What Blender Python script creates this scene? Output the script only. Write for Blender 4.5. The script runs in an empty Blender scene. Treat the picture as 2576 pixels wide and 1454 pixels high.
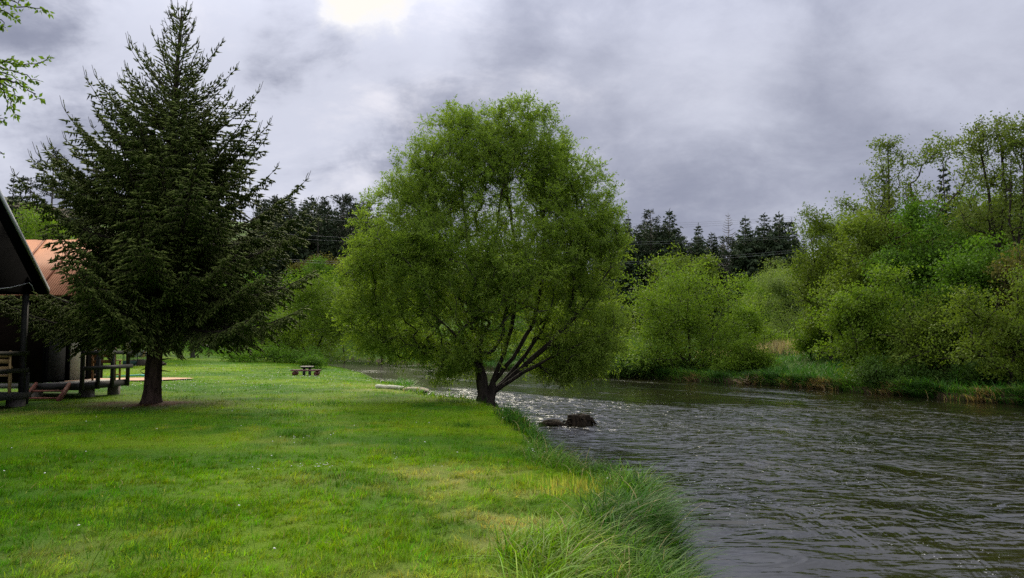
import bpy, math, random
import numpy as np
from mathutils import Vector, Matrix

PI = math.pi
R = math.radians
SC = bpy.context.scene
COL = SC.collection

# ------------------------------------------------------------------ camera
EYE = 1.55
PITCH = math.atan((866 - 727) / 1932.0)
cd = bpy.data.cameras.new('camera')
cam = bpy.data.objects.new('camera', cd)
COL.objects.link(cam)
cam.location = (0, 0, EYE)
cam.rotation_euler = (PI / 2 + PITCH, 0, 0)
cd.sensor_width = 36
cd.lens = 27
cd.clip_start = 0.1
cd.clip_end = 6000
SC.camera = cam


def at(px, py, d):
    """metres for a bearing seen in the 2576 px wide photograph, at d metres ahead"""
    u = (px - 1288) / 1932.0
    v = (727 - py) / 1932.0
    cp, sp = math.cos(PITCH), math.sin(PITCH)
    yy = cp - sp * v
    zz = sp + cp * v
    k = d / yy
    return np.array((u * k, d, EYE + zz * k))


# ------------------------------------------------------------------ noise
def _hash(ix, iy, seed):
    n = (ix.astype(np.int64) * 374761393 + iy.astype(np.int64) * 668265263 + seed * 1442695041) & 0x7fffffff
    n = ((n ^ (n >> 13)) * 1274126177) & 0x7fffffff
    n = (n ^ (n >> 16)) & 0x7fffffff
    return n / float(0x7fffffff)


def vnoise(x, y, seed=0):
    x = np.asarray(x, float); y = np.asarray(y, float)
    ix = np.floor(x); iy = np.floor(y)
    fx = x - ix; fy = y - iy
    fx = fx * fx * (3 - 2 * fx); fy = fy * fy * (3 - 2 * fy)
    a = _hash(ix, iy, seed); b = _hash(ix + 1, iy, seed)
    c = _hash(ix, iy + 1, seed); d = _hash(ix + 1, iy + 1, seed)
    return (a * (1 - fx) + b * fx) * (1 - fy) + (c * (1 - fx) + d * fx) * fy


def fbm(x, y, seed=0, oct=4):
    s = 0; a = 0.5; t = 0
    for k in range(oct):
        s = s + a * vnoise(np.asarray(x) * 2 ** k + 17.3 * k, np.asarray(y) * 2 ** k - 9.1 * k, seed + k)
        t += a; a *= 0.5
    return s / t


def sstep(a, b, x):
    t = np.clip((np.asarray(x, float) - a) / (b - a), 0, 1)
    return t * t * (3 - 2 * t)


# ------------------------------------------------------------------ the lie of the land
WATER_Z = -0.75
LB = np.array([(-60, 2.6), (-20, 1.9), (0, 1.15), (5, 1.02), (6.1, 0.92), (7, 1.2), (8.0, 1.42), (9.3, 1.42), (9.9, 1.12), (10.5, 0.72), (11.6, 0.46), (14.3, 0.42), (17.5, 0.0),
               (20.5, -0.35), (23.2, -1.0), (26, -2.8), (30, -4.0), (33, -4.3), (39, -6.0), (46, -8.2), (56, -10.9), (66, -14.6), (76, -19),
               (94, -26), (110, -40), (125, -62), (140, -95), (160, -170)], float)
RB = np.array([(-60, 30), (-20, 28), (0, 26), (20, 22), (29.2, 19.5), (33.7, 17.6), (39, 16.4), (46.3, 13), (50, 10.7), (54.2, 7.1),
               (61.7, 3.6), (79, -6.5), (92.6, -13), (114, -21.7), (135, -34), (150, -60), (162, -120)], float)


def xl(y):
    return np.interp(y, LB[:, 0], LB[:, 1]) + 0.12 * (vnoise(np.asarray(y) * 1.1, 0 * np.asarray(y) + 3.3, 5) - 0.5)


def xr(y):
    return np.interp(y, RB[:, 0], RB[:, 1]) + 0.5 * (vnoise(np.asarray(y) * 0.5, 0 * np.asarray(y) + 7.7, 6) - 0.5)


def _slope(tab, y):
    s = (np.interp(np.asarray(y) + 1.5, tab[:, 0], tab[:, 1]) - np.interp(np.asarray(y) - 1.5, tab[:, 0], tab[:, 1])) / 3
    return 1 / np.sqrt(1 + s * s)


def ground(x, y):
    x = np.asarray(x, float); y = np.asarray(y, float)
    dl = (xl(y) - x) * _slope(LB, y)      # metres inland of the left bank
    dr = (x - xr(y)) * _slope(RB, y)      # metres inland of the right bank
    # left lawn
    near_river = np.exp(-np.clip(dl, 0, None) / 9.0)
    zl = -0.42 * sstep(22, 46, y) * (0.35 + 0.65 * near_river) + 0.95 * sstep(50, 84, y) * (1 - 0.85 * near_river)
    zl = zl + 0.10 * (fbm(x * 0.25, y * 0.25, 3) - 0.5) + 0.03 * (fbm(x * 1.5, y * 1.5, 8) - 0.5)
    zl = zl + 2.4 * sstep(-30, -46, x) * sstep(40, 75, y)
    zl = zl - 0.12 * np.exp(-np.clip(dl, 0, None) / 1.5)
    bl = sstep(-0.55, 0.05, dl)
    zl = zl * bl + (-1.35) * (1 - bl)
    # right bank
    zr = -0.45 + 1.45 * sstep(0, 24, dr) + 0.25 * (fbm(x * 0.3, y * 0.3, 31) - 0.5)
    br = sstep(-0.25, 0.15, dr)
    zr = zr * br + (-1.35) * (1 - br)
    z = np.where(x < xl(y), zl, np.where(x > xr(y), zr, np.maximum(zl, zr)))
    # hills
    start = 104 + 34 * sstep(-4, -24, x)
    slope = 0.20 + 0.17 * sstep(-5, -26, x)
    h = np.clip(y - start, 0, None)
    h = np.where(h < 90, h * slope, 90 * slope + (h - 90) * 0.04)
    side = 0.10 * np.clip(x - 34, 0, 160) * sstep(30, 60, y)
    lside = 0.12 * np.clip(-x - 45, 0, 160) * sstep(20, 70, y)
    return z + h + side + lside


def gz(x, y):
    return float(ground(np.array([x]), np.array([y]))[0])


# ------------------------------------------------------------------ mesh helpers
def tag(o, label=None, cat=None, group=None, kind=None):
    if label: o['label'] = label
    if cat: o['category'] = cat
    if group: o['group'] = group
    if kind: o['kind'] = kind
    return o


def thing(name, label, cat, loc=(0, 0, 0), rz=0.0, group=None):
    o = bpy.data.objects.new(name, None)
    COL.objects.link(o)
    o.location = loc
    o.rotation_euler = (0, 0, rz)
    o.empty_display_size = 0.3
    return tag(o, label, cat, group)


def build(name, verts, faces, mat, parent=None, attrs=None, smooth=False):
    """faces: list of integer arrays (n,3) or (n,4)"""
    me = bpy.data.meshes.new(name)
    verts = np.asarray(verts, np.float32).reshape(-1, 3)
    if not isinstance(faces, list): faces = [faces]
    faces = [np.asarray(f, np.int32) for f in faces if len(f)]
    nl = sum(f.size for f in faces); nf = sum(len(f) for f in faces)
    me.vertices.add(len(verts)); me.vertices.foreach_set('co', verts.ravel())
    me.loops.add(nl); me.polygons.add(nf)
    me.loops.foreach_set('vertex_index', np.concatenate([f.ravel() for f in faces]))
    tot = np.concatenate([np.full(len(f), f.shape[1], np.int32) for f in faces])
    st = np.zeros(nf, np.int32); st[1:] = np.cumsum(tot)[:-1]
    me.polygons.foreach_set('loop_start', st)
    me.polygons.foreach_set('loop_total', tot)
    if smooth: me.polygons.foreach_set('use_smooth', np.ones(nf, bool))
    for k, v in (attrs or {}).items():
        v = np.asarray(v, np.float32)
        if v.ndim == 1:
            a = me.attributes.new(k, 'FLOAT', 'POINT'); a.data.foreach_set('value', v)
        else:
            if v.shape[1] == 3: v = np.hstack([v, np.ones((len(v), 1), np.float32)])
            a = me.attributes.new(k, 'FLOAT_COLOR', 'POINT'); a.data.foreach_set('color', v.ravel())
    me.update(calc_edges=True)
    if mat: me.materials.append(mat)
    o = bpy.data.objects.new(name, me)
    COL.objects.link(o)
    if parent: o.parent = parent
    return o


class MB:
    """collects boxes, bars and tubes into one mesh"""
    def __init__(self): self.v = []; self.q = []; self.t = []; self.n = 0

    def add(self, v, q=None, t=None):
        v = np.asarray(v, float).reshape(-1, 3)
        if q is not None and len(q): self.q.append(np.asarray(q) + self.n)
        if t is not None and len(t): self.t.append(np.asarray(t) + self.n)
        self.v.append(v); self.n += len(v)
        return self

    def box(self, a, b, bev=0.0):
        x0, y0, z0 = a; x1, y1, z1 = b
        v = [(x0, y0, z0), (x1, y0, z0), (x1, y1, z0), (x0, y1, z0), (x0, y0, z1), (x1, y0, z1), (x1, y1, z1), (x0, y1, z1)]
        return self.add(v, [(0, 3, 2, 1), (4, 5, 6, 7), (0, 1, 5, 4), (1, 2, 6, 5), (2, 3, 7, 6), (3, 0, 4, 7)])

    def bar(self, p, q, w, h):
        """square bar from p to q, w wide across and h deep"""
        p = np.array(p, float); q = np.array(q, float)
        t = q - p; t /= np.linalg.norm(t)
        up = np.array((0, 0, 1.0)) if abs(t[2]) < 0.9 else np.array((0, 1.0, 0))
        s = np.cross(t, up); s /= np.linalg.norm(s); u = np.cross(s, t)
        v = []
        for c in (p, q):
            for a, b in ((-1, -1), (1, -1), (1, 1), (-1, 1)): v.append(c + s * a * w / 2 + u * b * h / 2)
        return self.add(v, [(0, 1, 2, 3), (7, 6, 5, 4), (0, 4, 5, 1), (1, 5, 6, 2), (2, 6, 7, 3), (3, 7, 4, 0)])

    def prism(self, pts, axis, a, b):
        """polygon (2d) swept along an axis from a to b"""
        n = len(pts); v = []
        for c in (a, b):
            for p in pts:
                if axis == 'x': v.append((c, p[0], p[1]))
                elif axis == 'y': v.append((p[0], c, p[1]))
                else: v.append((p[0], p[1], c))
        q = [(i, (i + 1) % n, n + (i + 1) % n, n + i) for i in range(n)]
        t = []
        for i in range(1, n - 1): t += [(0, i + 1, i), (n, n + i, n + i + 1)]
        return self.add(v, q, t)

    def tube(self, pts, rad, sides=6, cap=True):
        v, q = tube_arrays(np.asarray(pts, float), np.asarray(rad, float), sides)
        n = len(pts)
        t = []
        if cap:
            v = np.vstack([v, pts[0], pts[-1]])
            b = (n - 1) * sides
            for i in range(sides):
                j = (i + 1) % sides
                t += [(n * sides, j, i), (n * sides + 1, b + i, b + j)]
        return self.add(v, q, t)

    def build(self, name, mat, parent=None, smooth=False, attrs=None):
        f = []
        if self.q: f.append(np.vstack(self.q))
        if self.t: f.append(np.vstack(self.t))
        return build(name, np.vstack(self.v), f, mat, parent, attrs, smooth)


def tube_arrays(pts, rad, sides):
    n = len(pts)
    t = np.gradient(pts, axis=0)
    t /= np.linalg.norm(t, axis=1)[:, None] + 1e-9
    ref = np.array((0.31, 0.95, 0.05)) if abs(t[:, 1]).mean() < 0.8 else np.array((0.95, 0.1, 0.3))
    s = np.cross(t, ref); s /= np.linalg.norm(s, axis=1)[:, None] + 1e-9
    u = np.cross(t, s)
    a = np.arange(sides) * 2 * PI / sides
    v = pts[:, None, :] + rad[:, None, None] * (s[:, None, :] * np.cos(a)[None, :, None] + u[:, None, :] * np.sin(a)[None, :, None])
    i = np.arange(n - 1)[:, None] * sides; j = np.arange(sides)[None, :]; k = (np.arange(sides)[None, :] + 1) % sides
    q = np.stack([i + j, i + k, i + sides + k, i + sides + j], axis=-1).reshape(-1, 4)
    return v.reshape(-1, 3), q


def unit(v):
    return v / (np.linalg.norm(v, axis=-1, keepdims=True) + 1e-9)


def leaf_arrays(c, d, nrm, ln, wd, fold=0.0):
    """one four-cornered leaf per row"""
    d = unit(d); s = unit(np.cross(d, nrm)); n2 = np.cross(s, d)
    ln = np.asarray(ln)[:, None]; wd = np.asarray(wd)[:, None]
    mid = c + d * ln * 0.45
    v = np.stack([c, mid + s * wd * 0.5 + n2 * fold * wd, c + d * ln - n2 * fold * ln * 0.4, mid - s * wd * 0.5 + n2 * fold * wd], axis=1)
    q = np.arange(len(c) * 4).reshape(-1, 4)
    return v.reshape(-1, 3), q


def spindle_arrays(b, d, ln, wd):
    """a needle-clad shoot: three-sided spindle per row"""
    d = unit(d)
    ref = np.tile(np.array((0.13, 0.27, 0.95)), (len(b), 1))
    s = unit(np.cross(d, ref)); u = np.cross(d, s)
    ln = ln[:, None]; wd = wd[:, None]
    m = b + d * ln * 0.4
    ring = [m + (s * math.cos(a) + u * math.sin(a)) * wd * 0.5 for a in (0.3, 2.4, 4.5)]
    v = np.stack([b] + ring + [b + d * ln], axis=1)
    i = np.arange(len(b))[:, None] * 5
    tri = np.array([(0, 2, 1), (0, 3, 2), (0, 1, 3), (4, 1, 2), (4, 2, 3), (4, 3, 1)])
    f = (i[:, None, :] + tri[None]).reshape(-1, 3)
    return v.reshape(-1, 3), f


# ------------------------------------------------------------------ node helpers
class S:
    """a socket with arithmetic"""
    nt = None
    def __init__(self, s): self.s = s

    @staticmethod
    def m(op, *a, clamp=False):
        n = S.nt.nodes.new('ShaderNodeMath'); n.operation = op; n.use_clamp = clamp
        for i, x in enumerate(a):
            if isinstance(x, S): S.nt.links.new(x.s, n.inputs[i])
            else: n.inputs[i].default_value = x
        return S(n.outputs[0])
    def __add__(s, o): return S.m('ADD', s, o)
    def __radd__(s, o): return S.m('ADD', o, s)
    def __sub__(s, o): return S.m('SUBTRACT', s, o)
    def __rsub__(s, o): return S.m('SUBTRACT', o, s)
    def __mul__(s, o): return S.m('MULTIPLY', s, o)
    def __rmul__(s, o): return S.m('MULTIPLY', o, s)
    def __truediv__(s, o): return S.m('DIVIDE', s, o)


def ss(a, b, x):
    n = S.nt.nodes.new('ShaderNodeMapRange'); n.interpolation_type = 'SMOOTHSTEP'
    S.nt.links.new(x.s, n.inputs[0])
    n.inputs[1].default_value = a; n.inputs[2].default_value = b
    return S(n.outputs[0])


def noise(vec, scale, detail=4, rough=0.5, dist=0.0, dim='3D'):
    n = S.nt.nodes.new('ShaderNodeTexNoise'); n.noise_dimensions = dim
    if vec is not None: S.nt.links.new(vec.s, n.inputs['Vector'])
    n.inputs['Scale'].default_value = scale; n.inputs['Detail'].default_value = detail
    n.inputs['Roughness'].default_value = rough; n.inputs['Distortion'].default_value = dist
    return S(n.outputs[0])


def mapping(vec, scale=(1, 1, 1), loc=(0, 0, 0), rot=(0, 0, 0)):
    n = S.nt.nodes.new('ShaderNodeMapping')
    S.nt.links.new(vec.s, n.inputs[0])
    n.inputs['Scale'].default_value = scale; n.inputs['Location'].default_value = loc; n.inputs['Rotation'].default_value = rot
    return S(n.outputs[0])


def mixc(f, a, b, mode='MIX'):
    n = S.nt.nodes.new('ShaderNodeMix'); n.data_type = 'RGBA'; n.blend_type = mode
    for i, x in ((0, f), (6, a), (7, b)):
        if isinstance(x, S): S.nt.links.new(x.s, n.inputs[i])
        elif i == 0: n.inputs[0].default_value = x
        else: n.inputs[i].default_value = tuple(x) + (1,) if len(x) == 3 else x
    return S(n.outputs[2])


def attr(name, fac=False):
    n = S.nt.nodes.new('ShaderNodeAttribute'); n.attribute_name = name
    return S(n.outputs['Fac'] if fac else n.outputs['Color'])


def objcoord():
    return S(S.nt.nodes.new('ShaderNodeTexCoord').outputs['Object'])


def worldpos():
    return S(S.nt.nodes.new('ShaderNodeNewGeometry').outputs['Position'])


def bump(h, strength, dist=0.02):
    n = S.nt.nodes.new('ShaderNodeBump')
    n.inputs['Strength'].default_value = strength; n.inputs['Distance'].default_value = dist
    S.nt.links.new(h.s, n.inputs['Height'])
    return S(n.outputs[0])


def material(name):
    m = bpy.data.materials.new(name); m.use_nodes = True
    S.nt = m.node_tree
    b = m.node_tree.nodes['Principled BSDF']
    return m, b


def setin(b, k, v):
    if isinstance(v, S): S.nt.links.new(v.s, b.inputs[k])
    else: b.inputs[k].default_value = tuple(v) + (1,) if isinstance(v, tuple) and len(v) == 3 else v


def leaf_material(name, a, b_, trans=0.42, rough=0.65, tcol=(1.15, 1.25, 0.55), spec=0.12, objvar=0.25):
    m, b = material(name)
    t = attr('tint', True)
    c = mixc(t, a, b_)
    oi = S.nt.nodes.new('ShaderNodeObjectInfo')
    hs = S.nt.nodes.new('ShaderNodeHueSaturation')
    S.nt.links.new(c.s, hs.inputs['Color'])
    S.nt.links.new((S(oi.outputs['Random']) * objvar + (1 - objvar / 2)).s, hs.inputs['Value'])
    c = S(hs.outputs[0])
    setin(b, 'Base Color', c); setin(b, 'Roughness', rough); setin(b, 'Specular IOR Level', spec)
    tr = S.nt.nodes.new('ShaderNodeBsdfTranslucent')
    S.nt.links.new(mixc(1.0, c, tcol, 'MULTIPLY').s, tr.inputs[0])
    mx = S.nt.nodes.new('ShaderNodeMixShader'); mx.inputs[0].default_value = trans
    S.nt.links.new(b.outputs[0], mx.inputs[1]); S.nt.links.new(tr.outputs[0], mx.inputs[2])
    S.nt.links.new(mx.outputs[0], m.node_tree.nodes['Material Output'].inputs[0])
    return m


def blade_material(name, trans=0.42, rough=0.65, spec=0.02):
    m, b = material(name)
    c = attr('col')
    setin(b, 'Base Color', c); setin(b, 'Roughness', rough); setin(b, 'Specular IOR Level', spec)
    tr = S.nt.nodes.new('ShaderNodeBsdfTranslucent')
    S.nt.links.new(mixc(1.0, c, (1.2, 1.25, 0.6), 'MULTIPLY').s, tr.inputs[0])
    mx = S.nt.nodes.new('ShaderNodeMixShader'); mx.inputs[0].default_value = trans
    S.nt.links.new(b.outputs[0], mx.inputs[1]); S.nt.links.new(tr.outputs[0], mx.inputs[2])
    S.nt.links.new(mx.outputs[0], m.node_tree.nodes['Material Output'].inputs[0])
    return m


def bark_material(name, a, b_, sc=9.0):
    m, b = material(name)
    p = mapping(objcoord(), (1, 1, 0.22))
    n = noise(p, sc, 6, 0.65, 0.6)
    setin(b, 'Base Color', mixc(ss(0.35, 0.65, n), a, b_))
    setin(b, 'Roughness', 0.9); setin(b, 'Specular IOR Level', 0.15)
    setin(b, 'Normal', bump(n, 0.9, 0.05))
    return m


def wood_material(name, a, b_, rough=0.75, grain=(1.5, 14, 14), sc=3.0):
    m, b = material(name)
    p = mapping(objcoord(), grain)
    n = noise(p, sc, 5, 0.6, 0.3)
    n2 = noise(objcoord(), 1.3, 3)
    c = mixc(ss(0.3, 0.7, n), a, b_)
    c = mixc(ss(0.45, 0.8, n2) * 0.4, c, tuple(x * 0.5 for x in a))
    setin(b, 'Base Color', c); setin(b, 'Roughness', rough); setin(b, 'Specular IOR Level', 0.25 if rough < .8 else 0.02)
    setin(b, 'Normal', bump(n, 0.4, 0.01))
    return m


def plain(name, c, rough=0.6, var=0.25, sc=6.0, spec=0.3, metal=0.0):
    m, b = material(name)
    n = noise(objcoord(), sc, 5, 0.6)
    setin(b, 'Base Color', mixc(ss(0.3, 0.75, n), c, tuple(x * (1 - var) for x in c)))
    setin(b, 'Roughness', rough); setin(b, 'Specular IOR Level', spec); setin(b, 'Metallic', metal)
    setin(b, 'Normal', bump(n, 0.2, 0.01))
    return m

# ------------------------------------------------------------------ sky and sun
SUN_AZ = math.atan((905 - 1288) / 1932.0)       # left of straight ahead
SUN_EL = R(31)
SUN_DIR = Vector((math.sin(SUN_AZ) * math.cos(SUN_EL), math.cos(SUN_AZ) * math.cos(SUN_EL), math.sin(SUN_EL)))

w = bpy.data.worlds.new('World'); SC.world = w; w.use_nodes = True
nt = w.node_tree; S.nt = nt
bg = nt.nodes['Background']
sky = nt.nodes.new('ShaderNodeTexSky'); sky.sky_type = 'NISHITA'; sky.sun_disc = False
sky.sun_elevation = SUN_EL; sky.sun_rotation = SUN_AZ; sky.air_density = 1.0; sky.dust_density = 2.0
tc = S(nt.nodes.new('ShaderNodeTexCoord').outputs['Generated'])
sep = nt.nodes.new('ShaderNodeSeparateXYZ'); nt.links.new(tc.s, sep.inputs[0])
dx, dy, dz = (S(o) for o in sep.outputs)
zz = S.m('MAXIMUM', dz, 0.0) + 0.34
cmb = nt.nodes.new('ShaderNodeCombineXYZ')
nt.links.new((dx / zz).s, cmb.inputs[0]); nt.links.new((dy / zz).s, cmb.inputs[1])
P = S(cmb.outputs[0])                            # where the view line meets the cloud deck
dotn = nt.nodes.new('ShaderNodeVectorMath'); dotn.operation = 'DOT_PRODUCT'
nt.links.new(tc.s, dotn.inputs[0]); dotn.inputs[1].default_value = SUN_DIR
sd = S(dotn.outputs['Value'])


def blob(az, el, rad):
    """soft disc of the sky about a direction (degrees)"""
    v = (math.sin(R(az)) * math.cos(R(el)), math.cos(R(az)) * math.cos(R(el)), math.sin(R(el)))
    n = nt.nodes.new('ShaderNodeVectorMath'); n.operation = 'DOT_PRODUCT'
    nt.links.new(tcw.s, n.inputs[0]); n.inputs[1].default_value = v
    return ss(math.cos(R(rad)), math.cos(R(rad * 0.15)), S(n.outputs['Value']))


# direction jittered by noise so that cloud edges are ragged
nz = nt.nodes.new('ShaderNodeTexNoise'); nz.inputs['Scale'].default_value = 8; nz.inputs['Detail'].default_value = 7; nz.inputs['Roughness'].default_value = 0.6
nt.links.new(tc.s, nz.inputs['Vector'])
sub = nt.nodes.new('ShaderNodeVectorMath'); sub.operation = 'SUBTRACT'
nt.links.new(nz.outputs['Color'], sub.inputs[0]); sub.inputs[1].default_value = (0.5, 0.5, 0.5)
scl = nt.nodes.new('ShaderNodeVectorMath'); scl.operation = 'SCALE'; scl.inputs['Scale'].default_value = 0.15
nt.links.new(sub.outputs[0], scl.inputs[0])
addv = nt.nodes.new('ShaderNodeVectorMath'); addv.operation = 'ADD'
nt.links.new(tc.s, addv.inputs[0]); nt.links.new(scl.outputs[0], addv.inputs[1])
nrm_ = nt.nodes.new('ShaderNodeVectorMath'); nrm_.operation = 'NORMALIZE'; nt.links.new(addv.outputs[0], nrm_.inputs[0])
tcw = S(nrm_.outputs[0])
big = noise(mapping(P, (1, 1, 1), (3.1, 7.4, 0)), 1.25, 7, 0.55, 0.25)
fine = noise(mapping(P, (1, 1.2, 1), (1.7, 2.2, 5)), 3.6, 8, 0.64, 0.3)
soft = noise(mapping(tc, (1, 1, 1.5)), 4.6, 8, 0.60, 0.3)
leftness = ss(0.10, -0.30, dx)
f = big * 0.48 + fine * 0.42 + soft * 0.45 - 0.155            # about 0.5
contrast = 1.15 + leftness * 2.4
f = (f - 0.52) * contrast + 0.46 + leftness * 0.19
# the cloud masses one sees: brighter and darker heaps
f = f + blob(-21, 20, 10) * 0.30 + blob(-13, 11, 9) * 0.22 + blob(-33, 12, 11) * 0.22 + blob(-5, 19, 5) * 0.10
f = f - blob(-15.5, 21.5, 5.5) * 0.42 - blob(-5.5, 15, 6.5) * 0.42 - blob(-1, 22, 5) * 0.20 - blob(-32, 20.5, 5) * 0.25 - blob(-27, 15, 4) * 0.15
f = f + blob(15, 19, 8) * 0.16 - blob(13.5, 10, 6) * 0.08 + blob(31, 20, 9) * 0.16
f = f + blob(-11, 25, 13) * 0.30
f = S.m('MAXIMUM', S.m('MINIMUM', f, 1.0), 0.0)
f = f * 0.45 + ss(0.22, 0.85, f) * 0.55
cloud = mixc(f, (0.262, 0.284, 0.385), (0.68, 0.705, 0.83))
# the gap in front of the sun, thin bright edge round it
hole = S.m('MAXIMUM', blob(-11.4, 25.4, 4.7), blob(-9.0, 23.8, 2.9) * 0.75)
hole = hole * hole * 1.1
hole = S.m('MINIMUM', hole * (0.35 + ss(0.30, 0.62, fine) * 1.1), 1.0)
cloud = mixc(hole, cloud, (1.06, 1.03, 0.97))
# clear sky peeping through the thinnest places
skyc = nt.nodes.new('ShaderNodeMix'); skyc.data_type = 'RGBA'; skyc.blend_type = 'MULTIPLY'; skyc.inputs[0].default_value = 1
nt.links.new(sky.outputs[0], skyc.inputs[6]); skyc.inputs[7].default_value = (0.10, 0.10, 0.10, 1)
thin = ss(0.45, 0.80, fine) * 0.10
col = mixc(thin, cloud, S(skyc.outputs[2]))
# an overcast sky is about three times as bright overhead as low down
lum = 0.62 + ss(0.30, 0.95, dz) * 1.75
vm = nt.nodes.new('ShaderNodeVectorMath'); vm.operation = 'SCALE'
nt.links.new(col.s, vm.inputs[0]); nt.links.new(lum.s, vm.inputs['Scale'])
nt.links.new(mixc(ss(0.38, 0.8, dz), S(vm.outputs[0]), mixc(1.0, S(vm.outputs[0]), (1.04, 1.0, 0.84), 'MULTIPLY')).s, bg.inputs[0])
bg.inputs[1].default_value = 1.0

sl = bpy.data.lights.new('sun', 'SUN'); sl.energy = 2.7; sl.angle = R(20); sl.color = (1.0, 0.91, 0.73)
so = bpy.data.objects.new('sun', sl); COL.objects.link(so)
so.rotation_euler = (-SUN_DIR).to_track_quat('-Z', 'Y').to_euler()

SC.view_settings.view_transform = 'Standard'
SC.view_settings.look = 'None'
SC.view_settings.gamma = 1
SC.view_settings.exposure = 0.65
SC.cycles.max_bounces = 7
SC.cycles.diffuse_bounces = 3
SC.cycles.glossy_bounces = 3
SC.cycles.transmission_bounces = 4
SC.cycles.use_denoising = False
SC.cycles.sample_clamp_indirect = 3.0
SC.cycles.sample_clamp_direct = 0.62
SC.cycles.caustics_reflective = False
SC.cycles.caustics_refractive = False

# ------------------------------------------------------------------ colours of the grass, by place
SPRUCE = at(380, 1012, 20.2)[:2]
WILLOW = at(1225, 1015, 22.6)[:2]
DRY_SUNLIT = [(-0.75, 8.9, 1.0, .6), (-0.1, 8.6, .7, .6), (0.0, 7.2, .55, .9), (-0.65, 7.4, .5, .5), (-1.9, 8.9, .8, .3), (-0.2, 6.3, .6, .5), (0.1, 5.3, .8, .3),  # dry grass, its straw tone lightened to paint in the sunlit foreground patch
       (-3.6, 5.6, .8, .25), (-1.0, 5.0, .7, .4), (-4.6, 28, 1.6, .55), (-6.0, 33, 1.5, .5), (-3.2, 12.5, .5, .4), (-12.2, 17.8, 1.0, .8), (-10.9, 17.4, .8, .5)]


def lawn_colour(x, y):
    n = fbm(x * 0.55, y * 0.55, 41, 4); m = fbm(x * 0.11 + 4, y * 0.11, 43, 3); k = fbm(x * 2.6, y * 2.6, 47, 3)
    g1 = np.array((0.068, 0.188, 0.005)); g2 = np.array((0.180, 0.318, 0.006)); g3 = np.array((0.270, 0.315, 0.014))
    a = sstep(0.34, 0.66, 0.6 * n + 0.4 * m)[..., None]
    c = g1 * (1 - a) + g2 * a
    b = (sstep(0.50, 0.72, 0.5 * m + 0.5 * k) * 0.55)[..., None]
    c = c * (1 - b) + g3 * b
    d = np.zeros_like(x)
    for px, py, r, s in DRY_SUNLIT:
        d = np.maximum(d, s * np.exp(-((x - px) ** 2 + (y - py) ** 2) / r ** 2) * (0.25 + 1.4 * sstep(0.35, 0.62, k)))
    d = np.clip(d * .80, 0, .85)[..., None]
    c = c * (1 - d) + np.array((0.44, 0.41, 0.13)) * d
    # needle litter about the foot of the spruce
    q = np.exp(-(((x - SPRUCE[0] - 0.15) / 1.5) ** 2 + ((y - SPRUCE[1] + 0.3) / 1.25) ** 2)) * (0.5 + sstep(0.3, 0.7, k))
    q = np.clip(1.25 * q, 0, 1)[..., None]
    c = c * (1 - q) + np.array((0.115, 0.055, 0.030)) * q
    return c


def ground_colour(x, y):
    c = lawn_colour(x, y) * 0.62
    k = fbm(x * 1.3, y * 1.3, 51, 4)[..., None]
    dl = (xl(y) - x) * _slope(LB, y); dr = (x - xr(y)) * _slope(RB, y)
    mead = np.array((0.045, 0.105, 0.014)) * (1 - k) + np.array((0.085, 0.135, 0.022)) * k
    rgt = (dr > -0.5)[..., None]
    c = np.where(rgt, mead, c)
    earth = np.array((0.050, 0.036, 0.020)) * (0.5 + 1.0 * k)
    e = np.where((dl < 0.12) & (dr < 0.4), 1.0, 0.0)[..., None]
    c = c * (1 - e) + earth * e
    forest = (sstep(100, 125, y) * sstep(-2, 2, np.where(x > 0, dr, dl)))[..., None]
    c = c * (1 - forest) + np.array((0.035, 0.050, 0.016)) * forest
    return c


# ------------------------------------------------------------------ ground sheet
def lines(fine0, fine1, step, lo, hi, grow=1.13):
    a = list(np.arange(fine0, fine1 + 1e-6, step))
    s = step; v = fine1
    while v < hi:
        s *= grow; v += s; a.append(v)
    s = step; v = fine0; b = []
    while v > lo:
        s *= grow; v -= s; b.append(v)
    return np.array(b[::-1] + a)


gx = lines(-26, 24, 0.24, -900, 900, 1.10)
gy = lines(2, 62, 0.24, -60, 1500, 1.06)
X, Y = np.meshgrid(gx, gy)
Z = ground(X, Y)
nx, ny = len(gx), len(gy)
i = np.arange(ny - 1)[:, None] * nx + np.arange(nx - 1)[None, :]
q = np.stack([i, i + 1, i + nx + 1, i + nx], axis=-1).reshape(-1, 4)
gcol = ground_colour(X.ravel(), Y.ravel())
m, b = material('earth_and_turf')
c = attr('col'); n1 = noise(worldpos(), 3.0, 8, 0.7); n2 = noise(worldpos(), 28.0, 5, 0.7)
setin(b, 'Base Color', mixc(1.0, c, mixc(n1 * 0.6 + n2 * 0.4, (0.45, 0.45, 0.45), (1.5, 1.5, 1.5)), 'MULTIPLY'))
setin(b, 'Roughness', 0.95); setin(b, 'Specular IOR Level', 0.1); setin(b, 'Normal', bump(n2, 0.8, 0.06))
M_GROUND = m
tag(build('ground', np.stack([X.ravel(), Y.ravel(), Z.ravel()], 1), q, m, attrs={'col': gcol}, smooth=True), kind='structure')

# ------------------------------------------------------------------ river
STUMP = at(1455, 1062, 22.2)[:2]


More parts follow.
